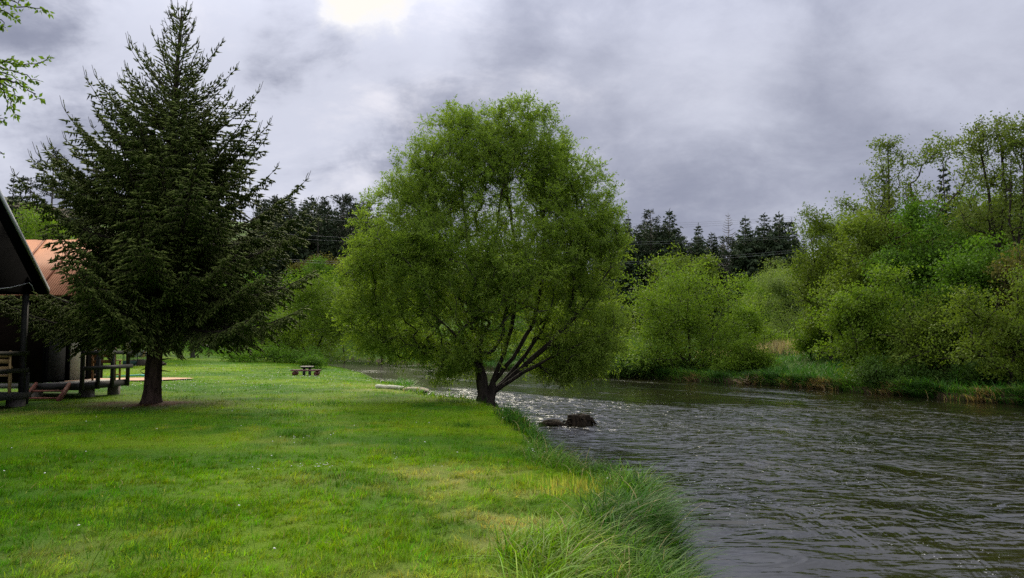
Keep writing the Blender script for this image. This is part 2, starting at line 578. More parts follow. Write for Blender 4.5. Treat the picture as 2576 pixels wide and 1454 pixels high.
def waves(x, y, only_amp=False):
    """height of the running water (m)"""
    # along-stream and across-stream coordinates, roughly
    u = x * 0.50 - y * 0.86; v = x * 0.86 + y * 0.50
    rough = sstep(0.36, 0.62, fbm(u * 0.075 + 3, v * 0.34, 61, 4))
    calm_near = sstep(0.8, 4.6, np.hypot((x - 2.9) * 0.9, (y - 6.6) * 1.0)) * 0.88 + 0.12
    lee = 1 - 0.92 * np.exp(-(((x - 1.9) / 1.7) ** 2 + ((y - 17.0) / 3.8) ** 2) ** 1.5)
    edge = sstep(-0.2, 2.2, (x - xl(y))) * 0.6 + 0.4
    redge = sstep(0.0, 5.5, (xr(y) - x)) * 0.75 + 0.25
    amp = (0.12 + 1.25 * rough) * calm_near * lee * edge * redge
    if only_amp: return amp
    h = 0.030 * (fbm(u * 0.9, v * 0.7, 71, 2) - 0.5)
    h = h + 0.016 * (np.abs(fbm(u * 2.3, v * 1.5, 73, 2) - 0.5) * -2 + 0.3)
    h = h + 0.026 * (fbm(u * 5.5, v * 4.2, 75, 2) - 0.5)
    h = h + 0.012 * (fbm(u * 12, v * 9.5, 77, 2) - 0.5)
    far = sstep(30, 60, y) * 0.7
    return h * amp


wx = lines(-1, 19, 0.075, -190, 33, 1.10)
wy = lines(3.5, 30, 0.075, -40, 168, 1.022)
WX, WY = np.meshgrid(wx, wy)
WZ = WATER_Z + waves(WX, WY)
nx, ny = len(wx), len(wy)
i = np.arange(ny - 1)[:, None] * nx + np.arange(nx - 1)[None, :]
q = np.stack([i, i + 1, i + nx + 1, i + nx], axis=-1)
cx = 0.25 * (WX[:-1, :-1] + WX[1:, :-1] + WX[:-1, 1:] + WX[1:, 1:]); cy = 0.25 * (WY[:-1, :-1] + WY[1:, :-1] + WY[:-1, 1:] + WY[1:, 1:])
step = np.maximum(np.diff(wx)[None, :], 0.9)
keep = (cx > xl(cy) - 1.2 * step - 0.3) & (cx < xr(cy) + 1.2 * step + 0.3)
q = q[keep]
used, inv = np.unique(q.ravel(), return_inverse=True)
V = np.stack([WX.ravel(), WY.ravel(), WZ.ravel()], 1)[used]
m, b = material('river_water')
p = worldpos()
pw = mapping(p, (0.50, 1.0, 1.0), rot=(0, 0, R(-14)))
n1 = noise(pw, 1.9, 2, 0.5, 0.9); n2 = noise(pw, 5.5, 3, 0.5, 0.5)
patch = noise(mapping(p, (0.45, 0.22, 1), (1.3, 0, 0), (0, 0, R(-25))), 1.0, 5, 0.6, 0.8)
silt = noise(mapping(p, (0.3, 0.3, 1)), 1.0, 4, 0.6)
fleck = noise(mapping(p, (1.0, 0.8, 1.0)), 26.0, 2, 0.5)
band = noise(mapping(p, (0.55, 0.40, 1), (4, 2, 0), (0, 0, R(-28))), 1.0, 5, 0.65, 0.8)
foam = ss(0.70, 0.74, fleck) * ss(0.50, 0.62, band)
body = mixc(ss(0.35, 0.7, silt), (0.006, 0.006, 0.003), (0.016, 0.014, 0.005))
setin(b, 'Base Color', mixc(foam, body, (0.75, 0.75, 0.76)))
setin(b, 'Roughness', foam * 0.5 + 0.10); setin(b, 'IOR', 1.46); setin(b, 'Specular IOR Level', 0.5)
setin(b, 'Normal', bump((n1 * 0.80 + n2 * 0.20) * (attr('amp', True) * 1.25 + 0.06) * (ss(0.32, 0.62, patch) * 0.6 + 0.4), 1.0, 0.14))
M_WATER = m
tag(build('water', V, inv.reshape(-1, 4), m, None, {'amp': waves(V[:, 0], V[:, 1], True)}, smooth=True), kind='structure')

# ------------------------------------------------------------------ grass
rng = np.random.default_rng(11)


def blades(x, y, z, h, wd, col, bend, segs, az=None, lean=0.25, zoff=0.02):
    """ribbon blades; bend = how far the tip falls over, in blade lengths"""
    n = len(x)
    az = rng.uniform(0, 2 * PI, n) if az is None else az
    rot = az + rng.normal(0, 0.6, n) + PI / 2
    ts = np.linspace(0, 1, segs + 1)
    vs = []
    l0 = np.abs(rng.normal(0, lean, n))
    for t in ts[:-1]:
        r = h * (l0 * t + bend * t ** 2.2)
        zz = h * (t - 0.55 * bend * t ** 2.6) - zoff
        px = x + np.cos(az) * r; py = y + np.sin(az) * r
        ww = wd * 0.5 * (1 - t) ** 0.6 * (1 if t > 0 else 0.8)
        vs.append(np.stack([px - np.cos(rot) * ww, py - np.sin(rot) * ww, z + zz], 1))
        vs.append(np.stack([px + np.cos(rot) * ww, py + np.sin(rot) * ww, z + zz], 1))
    r = h * (l0 + bend); zz = h * (1 - 0.55 * bend) - zoff
    vs.append(np.stack([x + np.cos(az) * r, y + np.sin(az) * r, z + zz], 1))
    k = len(vs)
    v = np.stack(vs, 1).reshape(-1, 3)
    b = np.arange(n)[:, None] * k
    tri = [(2 * segs - 2, 2 * segs - 1, 2 * segs)]
    tf = (b[:, None, :] + np.array(tri)[None]).reshape(-1, 3)
    fs = [tf]
    if segs > 1:
        qd = np.array([(2 * s, 2 * s + 1, 2 * s + 3, 2 * s + 2) for s in range(segs - 1)])
        fs.append((b[:, None, :] + qd[None]).reshape(-1, 4))
    tt = np.repeat(np.append(np.repeat(ts[:-1], 2), 1.0)[None], n, 0).reshape(-1)
    c = np.repeat(col, k, axis=0)
    return v, fs, c


class Heap:
    def __init__(self): self.v = []; self.f = {3: [], 4: []}; self.c = []; self.n = 0
    def add(self, v, fs, c):
        for f in (fs if isinstance(fs, list) else [fs]):
            if len(f): self.f[f.shape[1]].append(f + self.n)
        self.v.append(v); self.c.append(c); self.n += len(v)
    def build(self, name, mat, parent=None, key='col'):
        fs = [np.vstack(a) for a in self.f.values() if a]
        return build(name, np.vstack(self.v), fs, mat, parent, {key: np.concatenate(self.c)})


def jitter(c, s=0.25, hue=0.12):
    n = len(c)
    k = rng.normal(1, s, (n, 1)).clip(0.45, 1.8)
    return np.clip(c * k * rng.normal(1, hue, (n, 3)).clip(0.6, 1.4), 0.002, 0.9)


def on_sheet(x, y):
    return ground(x, y)


M_GRASS = blade_material('grass_blades')
lawn = Heap()
half = 0.70
for y0, y1, tuf, nbl, sg, hh, ww, segs in ((3.2, 5.5, 150, 26, .034, .075, .0068, 2), (5.5, 8, 120, 23, .038, .080, .0080, 2), (8, 11, 66, 21, .048, .085, .0100, 2), (11, 15, 40, 18, .062, .09, .0125, 1),
                                   (15, 21, 22, 16, .09, .09, .017, 1), (21, 30, 9, 13, .12, .09, .025, 1), (30, 44, 5, 11, .18, .095, .036, 1), (44, 70, 2.4, 11, .30, .11, .06, 1), (70, 100, 1.2, 9, .45, .16, .10, 1)):
    xa = -half * y1 - 2.0; xb = 2.0
    nt_ = int((xb - xa) * (y1 - y0) * tuf)
    tx_ = rng.uniform(xa, xb, nt_); ty_ = rng.uniform(y0, y1, nt_)
    taz = rng.normal(0.4, 1.3, nt_) + 2.5 * (fbm(tx_ * .8, ty_ * .8, 90, 2) - .5)
    tone = np.clip(rng.normal(1, .20, nt_) * (0.66 + .72 * fbm(tx_ * 2.2, ty_ * 2.2, 92, 3)), .45, 1.5)
    th_ = rng.uniform(.65, 1.3, nt_) * (.62 + .75 * fbm(tx_ * 1.5, ty_ * 1.5, 91, 3))
    yel = rng.normal(0, .10, nt_)
    n = nt_ * nbl
    k_ = np.repeat(np.arange(nt_), nbl)
    x = tx_[k_] + rng.normal(0, sg, n); y = ty_[k_] + rng.normal(0, sg, n)
    dl = (xl(y) - x) * _slope(LB, y)
    litter = np.exp(-(((x - SPRUCE[0] - 0.15) / 1.3) ** 2 + ((y - SPRUCE[1] + 0.1) / 1.0) ** 2))
    cabin = (x < -11.9) & (y > 16.0) & (y < 25.5)
    sand = ((x + 18.3) / 2.9) ** 2 + ((y - 36) / 3.2) ** 2 < 1
    k = (dl > -0.12) & (x > -half * y - 2.0) & (rng.uniform(0, 1, n) > litter * 1.1) & ~cabin & ~sand
    x = x[k]; y = y[k]; k_ = k_[k]; n = len(x)
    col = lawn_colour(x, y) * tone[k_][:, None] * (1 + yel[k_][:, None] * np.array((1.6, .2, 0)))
    col = jitter(np.clip(col, .002, .6), 0.2, 0.10)
    straw = rng.uniform(0, 1, n) < 0.035
    col[straw] = jitter(np.tile(np.array((0.30, 0.27, 0.12)), (straw.sum(), 1)), 0.25, 0.08)
    h = hh * rng.uniform(0.5, 1.3, n) * th_[k_]
    az = taz[k_] + rng.normal(0, .7, n)
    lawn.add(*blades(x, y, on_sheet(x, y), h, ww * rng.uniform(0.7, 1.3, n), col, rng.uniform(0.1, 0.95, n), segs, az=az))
# coarser clumps standing in the mown lawn
for cx, cy, r, nb, hh in ((-3.6, 13.4, .45, 260, .16), (-5.0, 17.0, .5, 260, .18), (-0.9, 15.2, .4, 200, .14), (-3.3, 7.0, .7, 420, .15), (-4.8, 20.0, .8, 300, .2), (-2.2, 19.8, .5, 200, .15),
                          (-2.6, 5.9, .6, 320, .13), (-4.3, 7.4, .5, 260, .14), (-1.6, 11.2, .5, 200, .13), (-5.8, 9.6, .6, 240, .13), (-7.6, 19.4, .8, 200, .16), (-1.5, 21.8, 1.0, 320, .2), (0.2, 5.6, .5, 260, .15)):
    x = rng.normal(cx, r * .5, nb); y = rng.normal(cy, r * .4, nb)
    col = jitter(np.tile(np.array((0.045, 0.125, 0.014)), (nb, 1)), 0.25)
    lawn.add(*blades(x, y, on_sheet(x, y), hh * rng.uniform(.5, 1.3, nb), np.full(nb, .008), col, rng.uniform(.1, .8, nb), 2))
tag(lawn.build('grass', M_GRASS), 'short mown lawn with yellowish patches of dry grass and painted sunlight', 'grass', kind='stuff')

# long sedge and grass that hangs over the near bank
sedge = Heap()


def tussock(cx, cy, n, ln, spread, base, az0=0.0, azs=1.3, wd=.0105, bend=(.45, 1.15), segs=6):
    x = rng.normal(cx, spread, n); y = rng.normal(cy, spread, n)
    rad_ = np.arctan2(y - cy, x - cx)
    az = az0 + rng.normal(0, azs, n) * .6 + .5 * ((rad_ - az0 + PI) % (2 * PI) - PI)
    tone = rng.uniform(.75, 1.2)
    col = jitter(np.tile(np.array(base) * tone, (n, 1)), 0.30, 0.10)
    st = rng.uniform(0, 1, n) < 0.04
    col[st] = (0.36, 0.30, 0.13)
    z = np.maximum(on_sheet(x, y), WATER_Z - 0.05)
    sedge.add(*blades(x, y, z, ln * rng.uniform(.40, 1.2, n), wd * rng.uniform(.6, 1.3, n), col, rng.uniform(*bend, n), segs, az=az, lean=.25))


LIGHTG = (0.150, 0.265, 0.010); MIDG = (0.090, 0.195, 0.012); DARKG = (0.036, 0.110, 0.008)
for yy in np.arange(2.2, 8.4, 0.25):
    xe = float(xl(yy))
    for k in range(4):
        off = (0.10, -0.16, -0.44, -0.74)[k] + rng.normal(0, .07)
        if k == 3 and (yy > 6.4 or rng.uniform() < .35): continue
        if k == 2 and yy > 7.6: continue
        base = (MIDG, MIDG, LIGHTG, LIGHTG)[k] if yy < 6.3 else (DARKG, DARKG, MIDG, LIGHTG)[k]
        if rng.uniform() < .22: base = DARKG
        tussock(xe + off, yy + rng.normal(0, .09), int(rng.uniform(110, 190)), rng.uniform(.30, .47) * (1 - .08 * k), .075, base, 0.15 + rng.normal(0, .6), 1.3, wd=.0125, bend=(.35, 1.0))
for yy, dx0, L_, b_ in ((6.7, -.30, .56, DARKG), (7.1, -.1, .58, DARKG), (7.5, .1, .55, DARKG), (7.0, .20, .52, MIDG), (5.2, -.75, .48, LIGHTG), (4.6, -.9, .46, LIGHTG), (5.8, -.55, .52, LIGHTG), (8.2, -.1, .5, MIDG)):
    tussock(float(xl(yy)) + dx0, yy, 170, L_, .10, b_, 0.2, 1.6, wd=.012)
for yy in np.arange(8.3, 11.8, 0.28):          # the corner where the bank turns away
    tussock(float(xl(yy)) + .06, yy, 120, .42, .11, (LIGHTG, MIDG, DARKG)[int(rng.integers(0, 3))], 0.5, 1.1)
    tussock(float(xl(yy)) - .28, yy, 70, .30, .12, MIDG, 0.6, 1.2)
for yy in np.arange(11.8, 17.5, 0.35):
    tussock(float(xl(yy)) + .05, yy, 90, .36, .12, MIDG if rng.uniform() < .6 else DARKG, 0.1, 1.0, wd=.012)
for yy in np.arange(15.4, 18.3, 0.3):
    tussock(float(xl(yy)) + .1, yy, 110, .55, .16, DARKG, 0.2, 1.2, wd=.014)
for yy in np.arange(23.8, 70, 0.8):
    tussock(float(xl(yy)) - .1, yy, 50, .34 if yy < 40 else .14, .25, MIDG, 0.2, 1.5, wd=.03, segs=3)
for cx, cy in ((-4.3, 33.5), (-4.15, 32.3), (-4.6, 34.6), (-3.9, 31.7), (-4.9, 36)):
    tussock(cx, cy, 200, .6, .28, (0.06, 0.17, 0.012), 0.2, 2.0, wd=.03, segs=3)
M_SEDGE = blade_material('sedge_blades', .40, .55, .10)
tag(sedge.build('tall_grass', M_SEDGE), 'long arching sedge hanging over the near river bank', 'tall grass', kind='stuff')

# cut yellow stems
stub = Heap()
for cx, cy, r, n in ((0.62, 8.75, .20, 110), (0.92, 8.95, .16, 90), (0.50, 8.3, .16, 60), (0.85, 8.45, .14, 60), (0.42, 8.65, .28, 60)):
    x = rng.normal(cx, r, n); y = rng.normal(cy, r * .8, n)
    col = jitter(np.tile(np.array((0.36, 0.37, 0.075)), (n, 1)), .3, .1)
    stub.add(*blades(x, y, on_sheet(x, y), rng.uniform(.08, .17, n), np.full(n, .014), col, rng.uniform(0, .12, n), 2, lean=.1))
tag(stub.build('cut_stubble', M_GRASS), 'cut yellow stems standing in the grass near the bank', 'stubble', kind='stuff')

# daisies and dandelion clocks
M_PETAL = plain('white_petals', (0.80, 0.80, 0.74), 0.8, .1)
hv = Heap()


def flowers(x, y, h, r):
    n = len(x); z = on_sheet(x, y) + h
    ang = np.arange(6) * PI / 3
    v = np.stack([np.stack([x + r * math.cos(a), y + r * math.sin(a), z + rng.normal(0, .3, n) * r], 1) for a in ang] + [np.stack([x, y, z + r * .6], 1), np.stack([x, y, z - r * .5], 1)], 1).reshape(-1, 3)
    b_ = np.arange(n)[:, None] * 8
    t = np.array([(k, (k + 1) % 6, 6) for k in range(6)] + [((k + 1) % 6, k, 7) for k in range(6)])
    hv.add(v, (b_[:, None, :] + t[None]).reshape(-1, 3), np.zeros(len(v)))


def scatter(cx, cy, rx, ry, n):
    x = rng.normal(cx, rx, n); y = rng.normal(cy, ry, n)
    k = (x < xl(y) - .1) & ((x - SPRUCE[0]) ** 2 + (y - SPRUCE[1]) ** 2 > 1.5)
    return x[k], y[k]


for cx, cy, rx, ry, n, h, r in ((-2.35, 9.6, .16, .12, 15, .08, .009), (-2.9, 9.5, .22, .15, 7, .08, .008), (.45, 11.7, .12, .35, 60, .12, .010), (-3.4, 12.8, .5, .25, 10, .08, .010), (-1.3, 10.0, .5, .3, 6, .07, .008),
                                (-13.0, 29, 3.0, 2.5, 170, .08, .020), (-12.0, 40, 5, 4, 120, .09, .024), (-9.5, 27, 3, 2.0, 60, .08, .018), (-11.6, 43, 1.0, .6, 26, .09, .03), (-18, 55, 6, 5, 90, .1, .03), (-4.6, 24.5, 1.2, 1.5, 24, .08, .018), (-5, 14, 4, 4, 40, .08, .012), (-15, 34, 3, 4, 60, .09, .022)):
    flowers(*scatter(cx, cy, rx, ry, n), h, r)
tag(hv.build('daisies', M_PETAL), 'small white daisies and dandelion clocks scattered over the lawn', 'flowers', kind='stuff')

# meadow and dry sedge on the far bank
M_MEADOW = blade_material('meadow_blades', .4, .55, .2)
mead = Heap(); dry = Heap()
n = 46000
y = rng.uniform(27, 100, n); dr = rng.uniform(0.0, 22, n) ** 1.0
x = xr(y) + dr / _slope(RB, y)
k = fbm(x * .5, y * .5, 95, 3)
col = np.where((k > .5)[:, None], np.array((0.055, 0.155, 0.020)), np.array((0.035, 0.105, 0.014)))
sel = rng.uniform(0, 1, n) < .35 + .9 * sstep(.3, .6, k)
x, y, k, col = x[sel], y[sel], k[sel], col[sel]
mead.add(*blades(x, y, on_sheet(x, y), rng.uniform(.25, .7, len(x)) * (.5 + k), rng.uniform(.03, .07, len(x)), jitter(col, .25), rng.uniform(.1, .7, len(x)), 2))
n = 15000
y = 26 + 54 * rng.uniform(0, 1, n) ** 1.5; dr = np.abs(rng.normal(0, .55, n)) - .12
x = xr(y) + dr / _slope(RB, y)
pk = fbm(y * .7, y * 0 + 5, 99, 3)
sel = rng.uniform(0, 1, n) < .25 + 1.2 * sstep(.35, .6, pk)
x, y, pk = x[sel], y[sel], pk[sel]; n = len(x)
col = jitter(np.where((fbm(x, y, 55, 3) > .52)[:, None], np.array((0.085, 0.170, 0.022)), np.array((0.032, 0.090, 0.012))), .28)
mead.add(*blades(x, y, np.maximum(on_sheet(x, y), WATER_Z - .02), rng.uniform(.35, .85, n) * (.6 + .8 * pk), rng.uniform(.025, .05, n), col, rng.uniform(.4, 1.2, n), 3, az=rng.normal(PI, 1.0, n), lean=.4))
tag(mead.build('meadow_grass', M_MEADOW), 'rank green grass on the far river bank', 'meadow grass', kind='stuff')
n = 5200
y = np.concatenate([rng.uniform(27, 62, n // 2), rng.normal(33, 1.4, n // 8), rng.normal(30.5, .8, n // 8), rng.normal(43, 2.5, n // 4)])
n = len(y)
x = xr(y) + rng.normal(.02, .16, n)
pk = fbm(y * .9, y * 0 + 2, 97, 3)
sel = rng.uniform(0, 1, n) < sstep(.50, .70, pk) + .04
x, y = x[sel], y[sel]; n = len(x)
col = jitter(np.tile(np.array((0.27, 0.19, 0.10)), (n, 1)), .3, .08)
dry.add(*blades(x, y, np.maximum(on_sheet(x, y), WATER_Z), rng.uniform(.2, .55, n), np.full(n, .045), col, rng.uniform(.3, 1.1, n), 3, az=rng.normal(PI * 1.1, .9, n), lean=.5))
tag(dry.build('dry_grass', M_MEADOW), 'withered tan sedge along the waterline of the far bank', 'dry grass', kind='stuff')
reed = Heap(); n = 2600
p0 = at(1955, 890, 64)
x = rng.normal(p0[0], 2.6, n); y = rng.normal(64, 1.6, n)
reed.add(*blades(x, y, on_sheet(x, y), rng.uniform(.7, 1.5, n), np.full(n, .06), jitter(np.tile(np.array((0.40, 0.33, 0.20)), (n, 1)), .2, .06), rng.uniform(0, .25, n), 2, lean=.08))
tag(reed.build('reeds', M_MEADOW), 'pale dead reeds standing behind the green meadow', 'reeds', kind='stuff')

# ------------------------------------------------------------------ trees
M_BARK_DARK = bark_material('dark_bark', (0.018, 0.014, 0.011), (0.055, 0.043, 0.034))
M_BARK_SPRUCE = bark_material('spruce_bark', (0.030, 0.019, 0.015), (0.085, 0.055, 0.042), 11)
M_BARK_GREY = bark_material('grey_bark', (0.022, 0.020, 0.016), (0.070, 0.062, 0.050), 6)
M_NEEDLE = leaf_material('spruce_needles', (0.052, 0.080, 0.019), (0.185, 0.222, 0.052), .30, .7, (1.1, 1.2, .6), .08, 0)
M_WILLOW = leaf_material('willow_leaves', (0.105, 0.172, 0.022), (0.250, 0.335, 0.060), .56, .6, spec=.15, objvar=0)
M_LEAF = {
    'fresh': leaf_material('fresh_leaves', (0.085, 0.155, 0.014), (0.195, 0.285, 0.034), .42),
    'olive': leaf_material('olive_leaves', (0.085, 0.135, 0.016), (0.18, 0.24, 0.036), .40),
    'alder': leaf_material('alder_leaves', (0.085, 0.125, 0.022), (0.175, 0.215, 0.048), .40),
    'deep': leaf_material('deep_green_leaves', (0.055, 0.125, 0.012), (0.13, 0.235, 0.028), .40),
    'pale': leaf_material('pale_willow_leaves', (0.11, 0.16, 0.038), (0.215, 0.275, 0.085), .40),
    'russet': leaf_material('russet_leaves', (0.085, 0.080, 0.022), (0.150, 0.140, 0.040), .38),
    'shade': leaf_material('dense_shrub_leaves', (0.034, 0.08, 0.012), (0.085, 0.15, 0.024), .35),
}
M_FARNEEDLE = leaf_material('conifer_needles', (0.028, 0.048, 0.024), (0.064, 0.088, 0.042), .16, .7, (1, 1.1, .7), .1, .5)
M_PINENEEDLE = leaf_material('pine_needles', (0.026, 0.040, 0.022), (0.056, 0.072, 0.038), .12, .6, (1, 1.1, .7), .2, .4)


def grow(rs, stems, tips, seg=.35, e=2.3, r0=.010, droop=0.0, up=.25):
    """skeleton: stems are polylines starting at the foot; every tip is joined to the nearest wood below it"""
    cap = 200 + sum(len(s) for s in stems) * 4 + len(tips) * 40
    pos = np.zeros((cap, 3)); par = np.full(cap, -1); n = 0
    paths = []
    for st in stems:
        st = np.asarray(st, float); prev = -1; ids = []
        for a in range(len(st)):
            if a == 0:
                if n and np.linalg.norm(pos[:n] - st[0], axis=1).min() < .35:
                    prev = int(np.argmin(np.linalg.norm(pos[:n] - st[0], axis=1))); ids.append(prev); continue
                pos[n] = st[0]; par[n] = prev; prev = n; ids.append(n); n += 1; continue
            d = np.linalg.norm(st[a] - st[a - 1]); k = max(1, int(d / seg))
            for s in range(1, k + 1):
                p = st[a - 1] + (st[a] - st[a - 1]) * s / k
                if not (a == len(st) - 1 and s == k): p = p + rs.normal(0, .03 * seg, 3)
                pos[n] = p; par[n] = prev; prev = n; ids.append(n); n += 1
        paths.append(ids)
    base = pos[0].copy()
    tips = np.asarray(tips)
    order = np.argsort(np.linalg.norm(tips - base, axis=1))
    tippaths = []
    for tp in tips[order]:
        Pn = pos[:n]; dv = tp - Pn; dist = np.linalg.norm(dv, axis=1)
        pd = Pn - pos[np.maximum(par[:n], 0)]
        pl = np.linalg.norm(pd, axis=1) + 1e-6
        cosang = (dv * pd).sum(1) / (dist * pl + 1e-6)
        cost = dist * (1 + .55 * np.clip(.55 - cosang, 0, 2)) + 1.2 * np.clip(Pn[:, 2] - tp[2] - .1, 0, None) + np.where(Pn[:, 2] < base[2] + .35, 2.0, 0)
        a = int(np.argmin(cost)); d = dist[a]
        k = max(2, int(d / seg))
        pdir = pd[a] / pl[a] if par[a] >= 0 else np.array((0, 0, 1.0))
        c = pos[a] + pdir * d * .35 + np.array((0, 0, up)) * d * .5
        ids = [a]
        prev = a
        for s in range(1, k + 1):
            t = s / k
            p = (1 - t) ** 2 * pos[a] + 2 * t * (1 - t) * c + t * t * tp
            p = p + np.array((0, 0, -droop * d * t ** 3))
            if s < k: p = p + rs.normal(0, .06 * seg, 3)
            pos[n] = p; par[n] = prev; prev = n; ids.append(n); n += 1
        tippaths.append(ids)
    acc = np.zeros(n); kids = np.zeros(n, int)
    for a in range(n):
        if par[a] >= 0: kids[par[a]] += 1
    acc[kids == 0] = r0 ** e
    for a in range(n - 1, 0, -1):
        if par[a] >= 0: acc[par[a]] += acc[a]
    rad = acc ** (1 / e)
    return pos[:n], rad, paths, tippaths


def wood(pos, rad, paths, sides=5, rmin=.004, flare=0.0, base=None, scale=1.0):
    vs = []; qs = []; n = 0
    for ids in paths:
        p = pos[ids]; r = np.maximum(rad[ids] * scale, rmin).copy()
        if len(ids) > 1: r[0] = min(r[0], r[1] * 1.25)
        if flare and base is not None:
            r = r * (1 + flare * np.exp(-np.clip(p[:, 2] - base, 0, None) / .28))
        sd = sides + 4 if r.max() > .08 else sides
        v, q = tube_arrays(p, r, sd)
        vs.append(v); qs.append(q + n); n += len(v)
    return np.vstack(vs), np.vstack(qs)


def clump_leaves(rs, pos, tippaths, per, sigma, ln, wd, along=.55, hang=.2, updir=.5):
    C = []; D = []; T = []; NN = []
    for ids in tippaths:
        p = pos[ids]; m_ = max(3, int(rs.poisson(per)))
        t = 1 - rs.uniform(0, 1, m_) ** 1.2 * along
        f_ = t * (len(p) - 1); i0 = np.minimum(f_.astype(int), len(p) - 2); fr = (f_ - i0)[:, None]
        c = p[i0] * (1 - fr) + p[i0 + 1] * fr + rs.normal(0, 1, (m_, 3)) * sigma * np.array((1, 1, .75))
        d = unit(p[-1] - p[0]) * .7 + rs.normal(0, .75, (m_, 3)) + np.array((0, 0, -hang))
        C.append(c); D.append(d)
        T.append(np.clip(rs.normal(.5, .2, m_) + rs.normal(0, .17), 0, 1))
        NN.append(rs.normal(0, .30, (m_, 3)) + rs.normal(0, .6, 3) + np.array((0, 0, updir)))
    C = np.vstack(C); D = np.vstack(D); T = np.concatenate(T)
    k = len(C)
    nrm = np.vstack(NN)
    v, q = leaf_arrays(C, D, nrm, ln * rs.uniform(.6, 1.35, k), wd * rs.uniform(.65, 1.3, k), .08)
    return v, q, np.repeat(T, 4)


def clumped_points(rs, lobes, n, shell=.5):
    """tips gathered into flattish sprays within the lobes"""
    c = lobes_points(rs, lobes, max(8, n // 4), shell * .9)
    r = np.mean([l[3] for l in lobes])
    k = rs.integers(0, len(c), n)
    sz = rs.uniform(.6, 1.5, len(c))[k][:, None]
    return c[k] + rs.normal(0, 1, (n, 3)) * np.array((.30, .30, .17)) * r * sz


def lobes_points(rs, lobes, n, shell=.5):
    """points in a union of ellipsoids, thicker towards the skin"""
    w_ = np.array([(l[3] * l[4] * l[5]) ** .66 for l in lobes]); w_ /= w_.sum()
    out = []
    for l, k in zip(lobes, rs.multinomial(n, w_)):
        d = unit(rs.normal(0, 1, (k, 3)))
        r = rs.uniform(0, 1, k) ** shell
        out.append(np.array(l[:3]) + d * r[:, None] * np.array(l[3:6]))
    return np.vstack(out)


def broadleaf(name, label, cat, loc, stems, lobes, ntips, per, sigma, ln, wd, leafmat, barkmat, seed, group=None, seg=.5, r0=.012, shell=.45, droop=0., up=.25,
              along=.6, flare=.25, wscale=1., hang=.2, updir=.5, zmin=None, e=2.3, parent_names=('trunk', 'crown')):
    """coordinates of stems and lobes are relative to the foot of the tree"""
    rs = np.random.default_rng(seed)
    tips = (lobes_points if leafmat is M_LEAF['alder'] else clumped_points)(rs, lobes, int(ntips * (.85 if leafmat is M_LEAF['alder'] else 1.25)), shell)
    if zmin is not None: tips[:, 2] = np.maximum(tips[:, 2], zmin + rs.uniform(0, .4, len(tips)))
    pos, rad, paths, tp = grow(rs, stems, tips, seg, e, r0, droop, up)
    root = thing(name, label, cat, loc, 0, group)
    v, q = wood(pos, rad, paths + tp, 4, .006, flare, pos[0][2], wscale)
    build(parent_names[0], v, q, barkmat, root, smooth=True)
    v, q, t = clump_leaves(rs, pos, tp, per * 1.30, sigma, ln * 1.0, wd * 1.0, along, hang, updir)
    build(parent_names[1], v, q, leafmat, root, {'tint': t})
    return root


def clone(o, loc, rz=0, sc=(1, 1, 1), label=None, group=None, mat=None):
    c = o.copy(); COL.objects.link(c)
    c.location = loc; c.rotation_euler = (0, 0, rz); c.scale = sc
    if label: c['label'] = label
    if group: c['group'] = group
    for ch in o.children:
        k = ch.copy(); COL.objects.link(k); k.parent = c
        if mat and ch.name.startswith('crown'):
            k.data = ch.data
            k.material_slots[0].link = 'OBJECT'; k.material_slots[0].material = mat
    return c


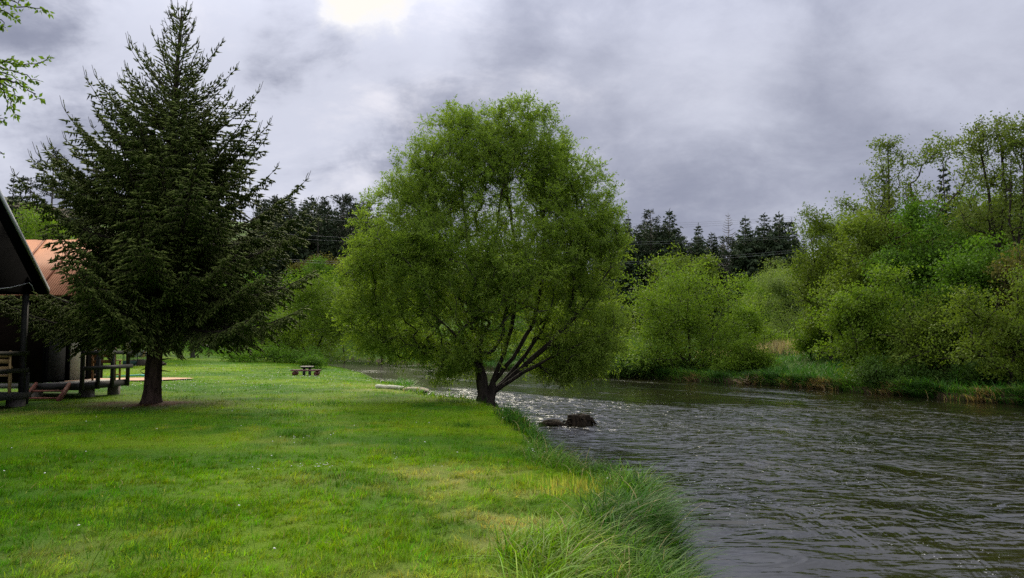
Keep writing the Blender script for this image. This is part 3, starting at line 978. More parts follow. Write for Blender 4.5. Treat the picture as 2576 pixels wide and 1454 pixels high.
# ---- the willow on the bank
def willow():
    rs = np.random.default_rng(5)
    D = 22.6
    foot = np.array(at(1225, 1017, D)); foot[2] = gz(foot[0], foot[1]) - .12
    def rel(px, py, dd=0.0): return at(px, py, D) + np.array((0, dd, 0)) - foot
    B = np.zeros(3)
    f0 = rel(1210, 945); f1 = rel(1240, 960, .03); f2 = rel(1246, 985, .05)
    stems = [
        [B, f0, rel(1198, 880, .1), rel(1200, 800, .2), rel(1188, 690, .3), rel(1170, 560, .2), rel(1150, 400, .1), rel(1140, 300)],
        [f0, rel(1185, 860, -.3), rel(1140, 780, -.6), rel(1070, 700, -.8), rel(980, 620, -.9)],
        [f0, rel(1205, 860, .4), rel(1160, 770, .8), rel(1110, 640, 1.0), rel(1070, 500, 1.0), rel(1060, 420, .8)],
        [rel(1199, 850, .15), rel(1150, 770, .5), rel(1080, 715, 1.0), rel(1000, 685, 1.3), rel(930, 655, 1.5)],
        [f0, rel(1208, 870, -.25), rel(1222, 760, -.5), rel(1245, 620, -.7), rel(1265, 480, -.6), rel(1290, 330, -.4)],
        [B, f1, rel(1268, 890, .2), rel(1292, 800, .5), rel(1300, 660, .8), rel(1285, 520, .9), rel(1260, 400, .8)],
        [f1, rel(1290, 900, -.1), rel(1340, 815, -.3), rel(1365, 700, -.4), rel(1370, 560, -.4), rel(1350, 420, -.2)],
        [f2, rel(1305, 915, .3), rel(1360, 840, .6), rel(1408, 740, .8), rel(1440, 610, .8), rel(1452, 480, .6)],
        [f2, rel(1312, 925, 0), rel(1385, 860, -.2), rel(1465, 775, -.4), rel(1530, 680, -.5)],
        [f2, rel(1318, 935, -.3), rel(1400, 888, -.7), rel(1490, 850, -1.1), rel(1550, 820, -1.3)],
        [rel(1200, 860, .1), rel(1130, 845, .7), rel(1040, 835, 1.2), rel(950, 820, 1.5)],
        [f0, rel(1195, 900, -.6), rel(1160, 850, -1.3), rel(1110, 800, -1.8)],
    ]
    k = D / 1932.0
    def lobe(px, py, rx, ry, dd, ryd):
        c = rel(px, py, dd); return (c[0], c[1], c[2], rx * k, ryd, ry * k)
    lobes = [lobe(1235, 590, 270, 270, .2, 2.9), lobe(1155, 400, 125, 125, .2, 1.7), lobe(1305, 390, 130, 135, 0, 1.7), lobe(1435, 520, 125, 150, .1, 1.9), lobe(1475, 640, 95, 150, .1, 1.8),
             lobe(1010, 590, 125, 140, .2, 1.9), lobe(940, 690, 85, 95, .3, 1.6), lobe(1000, 800, 135, 105, .3, 1.9), lobe(1450, 790, 135, 125, .1, 2.0), lobe(1190, 845, 90, 55, -1.0, 1.1),
             lobe(1070, 470, 105, 130, .2, 1.6), lobe(1235, 400, 75, 60, .1, 1.3), lobe(1160, 315, 70, 50, .1, 1.0), lobe(1300, 305, 65, 55, 0, 1.0), lobe(1390, 440, 90, 110, .2, 1.5), lobe(1530, 600, 45, 110, 0, 1.2), lobe(900, 780, 60, 90, .2, 1.3), lobe(1440, 915, 90, 26, -.2, 1.2), lobe(1150, 900, 60, 30, -.7, .9), lobe(1120, 930, 50, 16, .2, .9), lobe(1420, 930, 65, 18, -.2, 1.0), lobe(1350, 905, 50, 22, .9, .8), lobe(1080, 640, 90, 90, -1.4, .9), lobe(1400, 650, 80, 90, -1.4, .9), lobe(1520, 840, 60, 70, 0, 1.3), lobe(1300, 700, 130, 120, -1.8, 1.2), lobe(1140, 700, 150, 140, -1.5, 1.3), lobe(1470, 870, 75, 50, -.4, 1.3), lobe(950, 850, 80, 36, .6, 1.3), lobe(1400, 840, 80, 70, 1.2, 1.2), lobe(1090, 870, 70, 38, .2, 1.2)]
    tips = lobes_points(rs, lobes, 3500, .40)
    tips = tips[tips[:, 2] > .75]
    # thin the middle so that the sky shows through
    g = rel(1255, 545); dd = ((tips[:, 0] - g[0]) / 1.35) ** 2 + ((tips[:, 2] - g[2]) / 1.0) ** 2
    tips = tips[(dd > 1) | (rs.uniform(0, 1, len(tips)) < .85)]
    pos, rad, paths, tp = grow(rs, stems, tips, .3, 2.0, .0056, 0., .40)
    root = thing('willow_tree', 'broad bushy willow with many rising stems leaning over the water at the bank', 'tree', tuple(foot))
    # trunk: thick foot with deep furrows
    mb = MB()
    v, q_ = wood(pos, rad, paths, 6, .006, .55, 0.0, 1.0)
    trunk = build('trunk', v, q_, M_BARK_DARK, root, smooth=True)
    fm = MB()
    zz_ = np.linspace(-.25, .72, 20)
    ns = 30; ring = []
    lean = f0[:2] / f0[2]
    for z in zz_:
        a = np.arange(ns) * 2 * PI / ns
        t = max(z, 0) / 1.2
        r = (.285 + .22 * math.exp(-max(z, 0) / .22)) * (1 - .42 * float(sstep(.30, .72, z))) * (1 + .12 * np.sin(a * 5 + 1 + z) + .07 * np.sin(a * 9 - 2 * z) + .05 * np.sin(a * 14 + 5 * z))
        cx_ = lean[0] * max(z, 0); cy_ = lean[1] * max(z, 0)
        rx = r
        ring.append(np.stack([cx_ + rx * np.cos(a), cy_ + r * np.sin(a), np.full(ns, z)], 1))
    vv = np.vstack(ring)
    ii = np.arange(len(zz_) - 1)[:, None] * ns; jj = np.arange(ns)[None]; kk = (np.arange(ns)[None] + 1) % ns
    fm.add(vv, np.stack([ii + jj, ii + kk, ii + ns + kk, ii + ns + jj], -1).reshape(-1, 4))
    fm.build('root_flare', M_BARK_DARK, trunk, smooth=True)
    v, q_ = wood(pos, rad, tp, 4, .0045)
    build('branches', v, q_, M_BARK_GREY, root, smooth=True)
    # leaves on fine upright or hanging shoots
    C = []; Dv = []; T = []; SW = []; NW = []
    for ids in tp:
        p = pos[ids]; end = p[-1]; d0 = unit(p[-1] - p[0])
        ns_ = rs.integers(7, 12)
        tone = rs.normal(0, .15); cn = rs.normal(0, .6, 3)
        for s in range(ns_):
            tt = rs.uniform(.25, 1); f_ = tt * (len(p) - 1); i0 = min(int(f_), len(p) - 2)
            st = p[i0] + (p[i0 + 1] - p[i0]) * (f_ - i0)
            low = st[2] < 2.6
            dr = unit(d0 * .5 + rs.normal(0, .62, 3) + np.array((0, 0, -.55 if low else .55)))
            L = rs.uniform(.22, .55)
            nl = int(L * 29)
            u_ = rs.uniform(.1, 1, nl)
            curve = np.array((0, 0, -1)) * (u_ ** 2)[:, None] * L * (.18 if low else .10)
            c = st + dr * (u_ * L)[:, None] + curve + rs.normal(0, .018, (nl, 3))
            C.append(c); Dv.append(dr * .6 + rs.normal(0, .6, (nl, 3)) + np.array((0, 0, -.15)))
            T.append(np.clip(rs.normal(.48 + tone, .2, nl), 0, 1)); NW.append(rs.normal(0, .7, (nl, 3)) + cn + np.array((0, 0, .4)))
            SW.append((st, st + dr * L))
    C = np.vstack(C); Dv = np.vstack(Dv); T = np.concatenate(T); n = len(C)
    v, q_ = leaf_arrays(C, Dv, np.vstack(NW), rs.uniform(.060, .130, n), rs.uniform(.019, .036, n), .1)
    build('crown', v, q_, M_WILLOW, root, {'tint': np.repeat(T, 4)})
    print('willow leaves', n)


willow()


# ---- the big spruce on the lawn
def spruce():
    rs = np.random.default_rng(8)
    D = 20.2
    foot = np.array(at(380, 1013, D)); foot[2] = gz(foot[0], foot[1]) - .05
    H = float(at(458, 18, D)[2] - foot[2])
    root = thing('spruce_tree', 'tall dark spruce with upswept branch tips beside the cabins', 'tree', tuple(foot))
    lean = (at(458, 4, D)[0] - foot[0]) / H
    def axis(z): return np.array((lean * z ** 1.0, 0, z))
    # trunk
    zz_ = np.concatenate([np.linspace(-.1, 2.4, 22), np.linspace(2.6, H, 40)])
    rad = .205 * (1 - np.clip(zz_, 0, H) / H) ** .85 + .008 + .08 * np.exp(-np.clip(zz_, 0, None) / .16)
    ns = 20; a = np.arange(ns) * 2 * PI / ns
    ring = []
    for z, r in zip(zz_, rad):
        rr = r * (1 + .05 * np.sin(a * 4 + z * 1.3) + .045 * np.sin(a * 7 - z * 3) + rs.normal(0, .02, ns))
        c = axis(max(z, 0)); ring.append(np.stack([c[0] + rr * np.cos(a), c[1] + rr * np.sin(a), np.full(ns, z)], 1))
    mb = MB()
    ii = np.arange(len(zz_) - 1)[:, None] * ns; jj = np.arange(ns)[None]; kk = (np.arange(ns)[None] + 1) % ns
    mb.add(np.vstack(ring), np.stack([ii + jj, ii + kk, ii + ns + kk, ii + ns + jj], -1).reshape(-1, 4))
    for s in range(26):                          # stubs of lost branches
        z = rs.uniform(.5, 1.9); az = rs.uniform(0, 2 * PI); r = np.interp(z, zz_, rad)
        dr = np.array((math.cos(az), math.sin(az), rs.uniform(-.5, .4))); L = rs.uniform(.05, .3)
        p0 = axis(z) + dr * r * .8
        mb.tube([p0, p0 + dr * L * .6, p0 + dr * (r * .2 + L) + np.array((0, 0, rs.normal(0, .05)))], [.022, .014, .005], 5)
    mb.build('trunk', M_BARK_SPRUCE, root, smooth=True)
    Rz = np.array([(1.7, 2.6), (2.2, 3.5), (3.0, 3.75), (4.0, 3.75), (4.7, 3.6), (5.4, 2.75), (6.2, 2.05), (7.0, 1.5), (7.8, 1.12), (8.6, .74), (9.4, .40), (10.0, .22), (11, .12)])
    TH = np.array([(1.7, -8), (2.4, -5), (3.2, 2), (4.2, 12), (5.2, 22), (6.2, 31), (7.2, 39), (8.2, 46), (9.2, 52), (10.2, 60)])
    sB = []; sD = []; sL = []; sW = []; sT = []          # shoots
    tw = MB()
    z = 2.45; az = .4
    branches = []
    while z < H - .28:
        nb = 6 if z < 7.5 else 5
        for b_ in range(nb):
            branches.append((z + rs.uniform(-.10, .10), az + b_ * 2 * PI / nb + rs.normal(0, .22), rs.uniform(.78, 1.10)))
        if z < 8.8:
            for b_ in range(3): branches.append((z + rs.uniform(.1, .25), rs.uniform(0, 2 * PI), rs.uniform(.45, .75)))
        az += 1.1; z += .30 if z < 8 else .34
    # the long boughs one sees against the sky
    for a_, z_, s_ in ((PI + .08, 4.75, 1.0), (PI - .05, 5.6, 1.08), (PI + .25, 4.4, 1.0), (.05, 4.5, 1.02), (-.1, 5.6, 1.08), (.1, 7.6, 1.3), (PI - .1, 7.2, 1.2), (.12, 6.5, 1.2), (.02, 3.9, 1.12), (.0, 3.3, 1.1), (PI, 3.5, 1.1), (-.12, 2.7, 1.12), (PI + .1, 8.1, 1.2), (.2, 8.3, 1.3), (PI - .06, 2.7, 1.2), (PI - .2, 2.95, 1.15), (PI + .04, 2.5, 1.15), (PI - .35, 2.6, 1.1), (-1.5, 4.6, 1.0), (-1.25, 3.3, 1.0), (-1.75, 3.6, 1.0), (-1.4, 5.6, 1.1)):
        branches.append((z_, a_, s_))

    def shoot(b, d, L, w, t): sB.append(b); sD.append(d); sL.append(L); sW.append(w); sT.append(t)
    for (zb, az_, sc) in branches:
        Rr = np.interp(zb, Rz[:, 0], Rz[:, 1]) * sc
        if Rr < .1: continue
        ex_, ey_ = math.cos(az_) * Rr, math.sin(az_) * Rr
        if ex_ < -2.1 and ey_ < -.35 and zb < 5.2: Rr *= 2.1 / -ex_          # kept clear of the cabin roof
        if ex_ < -2.1 and ey_ < 1.6 and 3.0 < zb < 3.95: Rr *= 2.1 / -ex_
        th = R(np.interp(zb, TH[:, 0], TH[:, 1]) + rs.normal(0, 5))
        out = np.array((math.cos(az_), math.sin(az_), 0.0)); side = np.array((-math.sin(az_), math.cos(az_), 0.0))
        n = 9; t = np.linspace(0, 1, n)
        sag = .10 * Rr * np.interp(zb, (2, 5, 7.5), (1.2, 1.0, .25))
        path = axis(zb)[None] + out[None] * (t * Rr)[:, None] + np.array((0, 0, 1.0))[None] * (Rr * math.tan(th) * t - sag * np.sin(t * PI) * 1.0 + .10 * Rr * t ** 3)[:, None]
        path += side[None] * (rs.normal(0, .05) * Rr * t ** 2)[:, None]
        tw.tube(path, np.linspace(.012 + .011 * Rr, .005, n), 5, cap=False)
        def bp(u_):
            f_ = u_ * (n - 1); i0 = min(int(f_), n - 2); return path[i0] + (path[i0 + 1] - path[i0]) * (f_ - i0), unit(path[i0 + 1] - path[i0])
        hang = np.interp(zb, (2, 4, 6, 7.5), (.75, .6, .25, .02))
        nl = max(3, int(Rr / .125))
        tone = rs.normal(0, .08)
        for k in range(nl):
            u_ = .10 + .88 * (k + rs.uniform(0, 1)) / nl
            p, d = bp(u_)
            for sg in (-1, 1):
                if u_ < .22 and zb < 7 and rs.uniform() < .5: continue
                L = min(.95, (.12 + .36 * Rr * (1 - u_) ** .8 * (1 if u_ > .2 else .6)) * rs.uniform(.7, 1.15))
                ld = unit(d * rs.uniform(.45, .9) + side * sg * 1.0 + np.array((0, 0, -hang * rs.uniform(.2, .9) + (.22 if zb > 7 else 0))))
                m_ = max(1, int(L / (.075 if zb < 7.5 else .10)))
                e_ = p + ld * L + np.array((0, 0, -hang * .35 * L))
                if L > .3: tw.tube([p, p + ld * L * .5, e_], [.007, .005, .003], 3, cap=False)
                for j in range(m_):
                    v_ = (j + .7) / m_
                    q0 = p + ld * L * v_ + np.array((0, 0, -hang * .35 * L * v_ ** 2))
                    if j == m_ - 1:
                        shoot(q0 - ld * .05, unit(ld + np.array((0, 0, -hang * .3))), rs.uniform(.13, .21), rs.uniform(.046, .064) * (1 if zb < 7 else .8), tone + .72)
                    else:
                        for s2 in (-1, 1):
                            if rs.uniform() < .12: continue
                            sd2 = np.cross(ld, np.array((0, 0, 1.0))); sd2 /= np.linalg.norm(sd2) + 1e-6
                            dd2 = unit(ld * .8 + sd2 * s2 * .75 + np.array((0, 0, -hang * rs.uniform(0, 1.3) + rs.normal(0, .12))))
                            shoot(q0, dd2, rs.uniform(.10, .20) * (1 if zb < 7.5 else .8), rs.uniform(.040, .058) * (1 if zb < 7 else .8), tone + .40)
                if zb < 6.5 and L > .25 and rs.uniform() < .8:          # hanging comb shoots
                    for j in range(int(L / .09)):
                        q0 = p + ld * L * rs.uniform(.1, 1)
                        shoot(q0, unit(np.array((rs.normal(0, .3), rs.normal(0, .3), -1))), rs.uniform(.10, .22), rs.uniform(.040, .056), tone + .3)
            # needles on the bough itself
            shoot(p, d, .2, .05 if u_ > .5 else .04, tone + .42)
        # bare reaching tip with its whorl
        p, d = bp(1.0)
        if zb > 4.2:
            TL = rs.uniform(.18, .42) * (1.0 if zb < 8 else 1.1)
            up_ = unit(d * .6 + np.array((0, 0, .85)))
            tw.tube([p, p + d * TL * .3 + up_ * TL * .15, p + d * TL * .3 + up_ * TL * .75], [.010, .008, .006], 4)
            for j in range(6):
                shoot(p + up_ * TL * .12 * j, unit(up_ + rs.normal(0, .1, 3)), TL * .22, .026, .4)
            for j in range(4):
                shoot(p, unit(d * .6 + up_ * .4 + rs.normal(0, .6, 3)), rs.uniform(.1, .2), .028, .5)
    # leader
    top = axis(H)
    tw.tube([axis(H - .9), axis(H - .4), top], [.02, .013, .007], 5)
    for j in range(14):
        shoot(axis(H - .75 + .05 * j), np.array((rs.normal(0, .15), rs.normal(0, .15), 1)), .09, .028, .4)
    for zt, L, nn in ((H - .55, .5, 6), (H - .8, .55, 6), (H - 1.1, .6, 6)):
        for j in range(nn):
            a_ = j * 2 * PI / nn + rs.normal(0, .3); dr = np.array((math.cos(a_), math.sin(a_), .55)); q0 = axis(zt)
            pts = [q0, q0 + dr * L * .5, q0 + dr * L * .75 + np.array((0, 0, L * .45))]
            tw.tube(pts, [.009, .007, .005], 4)
            for i_ in range(10):
                u_ = rs.uniform(.1, 1); q1 = pts[0] + (pts[1] - pts[0]) * min(1, 2 * u_) + (pts[2] - pts[1]) * max(0, 2 * u_ - 1)
                shoot(q1, unit(dr + rs.normal(0, .5, 3)), rs.uniform(.06, .12), .022, .4)
    tw.build('boughs', M_BARK_DARK, root, smooth=True)
    B_ = np.array(sB); n = len(B_)
    v, f_ = spindle_arrays(B_, np.array(sD), np.array(sL), np.array(sW))
    t_ = np.clip(np.array(sT) + rs.normal(0, .17, n), 0, 1)
    build('crown', v, f_, M_NEEDLE, root, {'tint': np.repeat(t_, 5)})
    print('spruce shoots', n)


spruce()


# ---- trees and bushes of the far bank and the valley
def leafy(name, label, px, base_py, d, lobes_px, kind, seed, ntips, per, ln=.16, wd=.10, sigma=.32, stems_px=None, cat='tree', bark=None, depth=1.0, shell=.45, sink=.05,
          droop=0., up=.25, r0=.012, along=.6, wscale=1., seg=.5, group=None, hang=.2, xyz=None):
    """a tree from its outline: lobes_px are (px, py, half width, half height[, depth offset m]) as seen at d metres"""
    rs = np.random.default_rng(seed)
    f = at(px, base_py, d)
    foot = np.array((f[0], d, gz(f[0], d) - sink))
    k = d / 1932.0
    lobes = []
    for l in lobes_px:
        c = at(l[0], l[1], d) - foot
        dd = l[4] if len(l) > 4 else rs.uniform(-.4, .4) * l[2] * k
        lobes.append((c[0], c[1] + dd, c[2], l[2] * k, l[2] * k * depth, l[3] * k))
    if stems_px is None:
        top = max(lobes, key=lambda l: l[2] + l[5])
        stems = [[np.zeros(3), np.array((top[0] * .3, 0, top[2] * .35)), np.array((top[0] * .8, top[1] * .5, top[2] * .8)), np.array((top[0], top[1], top[2] + top[5] * .7))]]
    else:
        stems = []
        for st in stems_px:
            P_ = []
            for s in st:
                c = at(s[0], s[1], d) - foot; c[1] += s[2] if len(s) > 2 else 0
                P_.append(c)
            stems.append(P_)
        stems[0][0] = np.zeros(3)
    zmin = .25
    return broadleaf(name, label, cat, tuple(foot), stems, lobes, ntips, per, sigma, ln, wd, M_LEAF[kind], bark or M_BARK_DARK, seed, group, seg, r0, shell, droop, up, along,
                     .3, wscale, hang, .5, zmin)


# right bank, from the far end of the reach to the frame's edge
leafy('round_willow_bush', 'big round bright green bush overhanging the far bank across from the stump', 1740, 948, 52.5,
      [(1740, 800, 125, 120), (1660, 760, 75, 75), (1800, 790, 85, 100), (1730, 720, 80, 65), (1640, 870, 75, 60), (1830, 870, 70, 60), (1740, 890, 120, 50), (1600, 910, 50, 30), (1700, 660, 45, 40)],
      'fresh', 21, 420, 46, .17, .085, .34, [[(1740, 948), (1735, 880), (1730, 780), (1735, 690)], [(1740, 930), (1690, 860), (1650, 790)], [(1742, 930), (1790, 850), (1820, 780)], [(1745, 935), (1800, 900), (1850, 880)]], 'bush')
leafy('alder_tree', 'rounded yellow-green tree rising behind the big round bush on the far bank', 1700, 930, 63,
      [(1700, 690, 75, 70), (1760, 700, 45, 55), (1650, 740, 45, 70), (1700, 780, 80, 60), (1770, 660, 30, 22)], 'olive', 22, 200, 42, .20, .11, .36)
leafy('shrub', 'dark low shrub trailing in the water beneath the big round bush', 1620, 945, 53.0, [(1620, 920, 75, 28), (1690, 935, 60, 20), (1570, 925, 40, 25)], 'shade', 23, 110, 40, .18, .10, .3, cat='shrub')
leafy('shrub', 'bright shrub at the right foot of the big round bush above the bank', 1870, 930, 50, [(1880, 880, 45, 50), (1850, 920, 45, 28), (1905, 910, 30, 30)], 'fresh', 24, 130, 38, .16, .09, .28, cat='shrub')
leafy('weeping_willow', 'pale silvery willow with hanging branches behind the green meadow', 1985, 885, 76,
      [(1970, 760, 70, 80), (1930, 730, 50, 50), (2010, 790, 50, 80), (1960, 700, 50, 35), (1990, 840, 55, 40)], 'pale', 25, 240, 44, .22, .07, .36, [[(1985, 885), (1983, 800), (1970, 710)], [(1983, 840), (1940, 760)]], droop=.25, hang=.7)
leafy('willow_tree', 'dome-shaped mid green willow beside the pale silvery willow', 1905, 890, 84, [(1905, 750, 45, 55), (1935, 735, 55, 55), (1920, 820, 55, 50)], 'fresh', 26, 160, 40, .22, .10, .4)
leafy('shrub', 'dense bright green shrub in front of the pale silvery willow', 1900, 880, 68, [(1905, 850, 40, 28), (1850, 850, 45, 35), (1870, 800, 35, 35), (1955, 870, 40, 20)], 'fresh', 27, 170, 40, .19, .11, .33, cat='shrub')
leafy('sapling_tree', 'thin feathery young tree with bluish leaves standing before the dark conifers', 1945, 830, 95, [(1940, 680, 22, 40), (1950, 720, 30, 40)], 'pale', 28, 60, 26, .25, .1, .4)
leafy('leaning_alder', 'tall olive alder leaning left at the left edge of the far bank trees', 2090, 905, 54,
      [(2050, 640, 60, 70), (2030, 560, 35, 35), (2090, 690, 60, 80), (2010, 690, 35, 60), (2080, 580, 45, 40), (2110, 530, 35, 22), (2040, 780, 45, 60), (2100, 800, 50, 60)], 'olive', 29, 300, 38, .17, .10, .33,
      [[(2110, 915), (2090, 840), (2065, 740), (2045, 640), (2032, 540)], [(2080, 800), (2100, 700), (2105, 590)]])
leafy('alder_tree', 'small round green alder between the reeds and the leaning alder', 2060, 900, 56, [(2045, 820, 45, 45), (2060, 860, 50, 30), (2020, 860, 30, 25)], 'fresh', 30, 130, 38, .16, .09, .28,
      [[(2050, 905), (2048, 860), (2045, 800)], [(2040, 905), (2035, 850)], [(2065, 905), (2068, 850)]])
leafy('slender_alder', 'tall thin alder with an airy top, first of the tall trees from the willow side', 2235, 950, 47,
      [(2235, 370, 45, 45, 0), (2260, 420, 50, 40, 0), (2210, 440, 50, 45, 0), (2255, 500, 75, 50, 0), (2200, 510, 50, 45, 0), (2240, 580, 80, 60, 0)], 'alder', 31, 230, 20, .15, .10, .22,
      [[(2238, 950), (2240, 830), (2238, 640), (2236, 480), (2234, 350)]], cat='tree', along=.5, up=.1)
leafy('spreading_alder', 'tall alder with wide airy boughs and dark branches, beside the slender one', 2350, 950, 46,
      [(2380, 370, 60, 45, 0), (2330, 400, 50, 40, 0), (2440, 420, 50, 50, 0), (2300, 500, 60, 50, 0), (2420, 520, 70, 60, 0), (2380, 600, 80, 50, 0)], 'alder', 32, 250, 20, .15, .10, .22,
      [[(2350, 955), (2345, 830), (2340, 700), (2350, 560), (2375, 430), (2395, 340)], [(2345, 640), (2310, 540), (2290, 470)], [(2352, 550), (2420, 470), (2445, 400)]], along=.5, up=.1)
leafy('tall_alder', 'tallest forked alder with long black trunks', 2500, 960, 41,
      [(2490, 340, 70, 55, 0), (2450, 370, 45, 45, 0), (2540, 360, 50, 60, 0), (2500, 440, 85, 60, 0), (2480, 540, 85, 60, 0)], 'alder', 33, 280, 22, .14, .09, .22,
      [[(2525, 960), (2520, 800), (2510, 640), (2490, 500), (2470, 400), (2455, 320)], [(2512, 640), (2530, 500), (2520, 380), (2505, 290)]], along=.5, up=.1, wscale=1.15)
leafy('tall_alder', 'tall forked alder cut by the picture edge, next to the tallest one', 2590, 965, 39,
      [(2560, 330, 45, 50, 0), (2600, 350, 60, 70, 0), (2580, 460, 70, 70, 0), (2590, 560, 70, 60, 0)], 'alder', 34, 260, 21, .14, .09, .22,
      [[(2590, 965), (2575, 800), (2560, 640), (2575, 480), (2580, 290)], [(2560, 640), (2540, 560), (2545, 400)]], along=.5, up=.1, wscale=1.1)
leafy('hornbeam_tree', 'dense leafy tree with tiered fresh green boughs in the middle of the far bank trees', 2330, 950, 42.5,
      [(2320, 640, 75, 75), (2250, 690, 70, 60), (2390, 660, 75, 75), (2330, 560, 45, 45), (2300, 780, 95, 70), (2400, 780, 85, 70), (2210, 780, 60, 60), (2440, 610, 50, 45)], 'deep', 35, 430, 40, .15, .10, .28,
      [[(2365, 955), (2350, 880), (2340, 780), (2330, 600)], [(2366, 950), (2400, 850), (2410, 740)], [(2350, 890), (2290, 800), (2250, 700)]], up=.05)
leafy('hornbeam_tree', 'fresh green leafy tree filling the gap below the slender alder', 2170, 940, 46,
      [(2170, 640, 60, 60), (2210, 600, 50, 50), (2150, 720, 60, 60), (2200, 760, 60, 60), (2130, 780, 50, 60), (2180, 560, 45, 35)], 'olive', 36, 330, 40, .16, .10, .3, up=.05)
leafy('hazel_tree', 'bushy tree with dark stems leaning over the water in front of the far bank trees', 2180, 955, 39.5,
      [(2110, 770, 38, 65), (2235, 730, 42, 65), (2285, 810, 45, 60), (2180, 820, 80, 60), (2140, 880, 60, 45), (2240, 850, 60, 50), (2160, 760, 60, 45), (2250, 900, 50, 30), (2190, 915, 70, 28)], 'fresh', 37, 310, 36, .14, .09, .26,
      [[(2175, 955), (2160, 910), (2150, 850), (2165, 770)], [(2230, 960), (2240, 880), (2245, 800)]], up=.05)
leafy('multi_stemmed_alder', 'thick multi-stemmed tree with drooping olive foliage on the shaded bank', 2370, 962, 37,
      [(2370, 800, 85, 60), (2310, 840, 70, 55), (2430, 830, 70, 60), (2380, 870, 100, 45), (2480, 760, 70, 60), (2290, 900, 50, 35)], 'olive', 38, 330, 34, .13, .085, .25,
      [[(2372, 962), (2365, 900), (2350, 820), (2330, 740)], [(2374, 955), (2385, 880), (2400, 780)], [(2368, 945), (2310, 870), (2290, 800)], [(2378, 950), (2420, 880), (2460, 800)]], up=.05, wscale=1.5)
leafy('beech_tree', 'dense dark green crown below the tall forked alders', 2500, 965, 36.5,
      [(2480, 680, 80, 80), (2430, 720, 60, 70), (2540, 720, 70, 80), (2480, 800, 90, 60), (2560, 800, 60, 60)], 'deep', 39, 380, 38, .14, .10, .28, [[(2520, 965), (2505, 880), (2490, 700)], [(2508, 900), (2550, 800)]], up=.05)
leafy('russet_tree', 'brownish tree with young copper leaves at the right picture edge', 2600, 965, 34.5, [(2590, 760, 60, 90), (2560, 830, 60, 70), (2620, 820, 60, 90), (2560, 690, 40, 50)], 'russet', 40, 250, 36, .13, .09, .26, up=.05)
leafy('overhanging_shrub', 'leafy shrub hanging low over the water near the right picture edge', 2540, 985, 32,
      [(2450, 770, 40, 65), (2570, 750, 50, 70), (2610, 810, 50, 60), (2530, 850, 75, 45), (2470, 870, 50, 30), (2590, 880, 60, 60), (2550, 920, 60, 22), (2440, 905, 35, 18), (2510, 800, 50, 40), (2500, 915, 40, 16)], 'olive', 41, 260, 30, .115, .075, .22, cat='shrub', up=.05)
leafy('shrub', 'low dark bush at the waterline under the multi-stemmed tree', 2260, 985, 36.2, [(2260, 945, 60, 22), (2330, 950, 50, 20), (2200, 940, 40, 25)], 'shade', 42, 120, 36, .13, .08, .22, cat='shrub')
leafy('shrub', 'dark bush growing behind the bank near the right picture edge', 2480, 975, 34, [(2480, 940, 60, 26), (2560, 960, 50, 20)], 'shade', 43, 110, 36, .13, .08, .22, cat='shrub')
for j, (px, py, d, lab) in enumerate(((2240, 860, 52, 'dark undergrowth bush behind the slender alder'), (2330, 850, 50, 'dark undergrowth bush behind the tiered leafy tree'), (2430, 850, 47, 'dark undergrowth bush behind the dense dark crown'),
                                      (2540, 850, 45, 'dark undergrowth bush behind the copper-leaved tree'), (2150, 850, 58, 'dark undergrowth bush behind the leaning alder'))):
    leafy('shrub', lab, px, 930, d, [(px, py, 75, 60), (px - 40, py + 30, 60, 40), (px + 45, py + 20, 60, 45)], 'shade', 50 + j, 130, 32, .2, .13, .35, cat='shrub')

for j, (px, d, kd, lb, lab) in enumerate(((2120, 60, 'olive', [(2120, 620, 60, 70), (2090, 690, 60, 80), (2160, 570, 45, 50)], 'olive tree filling the row behind the leaning alder'),
                                     (2225, 58, 'fresh', [(2225, 600, 70, 70), (2260, 660, 70, 80), (2190, 680, 60, 80)], 'green tree in the second row behind the slender alder'),
                                     (2320, 57, 'olive', [(2320, 590, 75, 70), (2290, 660, 70, 80), (2370, 650, 70, 80)], 'olive tree in the second row behind the spreading alder'),
                                     (2430, 55, 'deep', [(2430, 570, 75, 75), (2400, 650, 70, 80), (2480, 640, 70, 80)], 'dark green tree in the second row between the tall alders'),
                                     (2540, 53, 'olive', [(2540, 540, 80, 80), (2500, 630, 70, 80), (2600, 640, 80, 90)], 'olive tree in the second row at the right picture edge'))):
    leafy('bank_tree', lab, px, 930, d, lb, kd, 80 + j, 260, 34, .18, .11, .34, up=.1)
# behind and beside the near willow, far bank
leafy('shrub', 'yellow-green bush at the far waterline seen under the willow', 1130, 915, 82, [(1130, 890, 60, 28), (1060, 880, 50, 32), (1200, 890, 50, 30)], 'fresh', 60, 190, 34, .22, .13, .38, cat='shrub')
leafy('willow_tree', 'light green round willow on the far bank left behind the big willow', 960, 905, 100, [(960, 800, 70, 70), (920, 830, 50, 50), (1010, 830, 60, 60), (960, 740, 45, 45)], 'fresh', 61, 240, 40, .26, .14, .45)
leafy('willow_tree', 'round green willow on the far bank seen through the middle of the big willow', 1260, 915, 80, [(1260, 820, 80, 70), (1330, 840, 60, 55), (1200, 850, 60, 50), (1270, 760, 50, 45)], 'deep', 62, 250, 38, .24, .13, .42)
leafy('willow_tree', 'broad green bush-willow on the far bank right behind the big willow', 1450, 930, 66, [(1440, 840, 80, 65), (1510, 840, 60, 60), (1380, 870, 60, 45), (1560, 820, 45, 60), (1470, 780, 60, 45)], 'olive', 63, 270, 38, .22, .12, .4)
leafy('shrub', 'dark bank shrub between the big willow and the big round bush', 1530, 945, 57, [(1530, 900, 55, 40), (1480, 920, 50, 22), (1570, 890, 40, 40)], 'deep', 64, 150, 36, .19, .11, .33, cat='shrub')
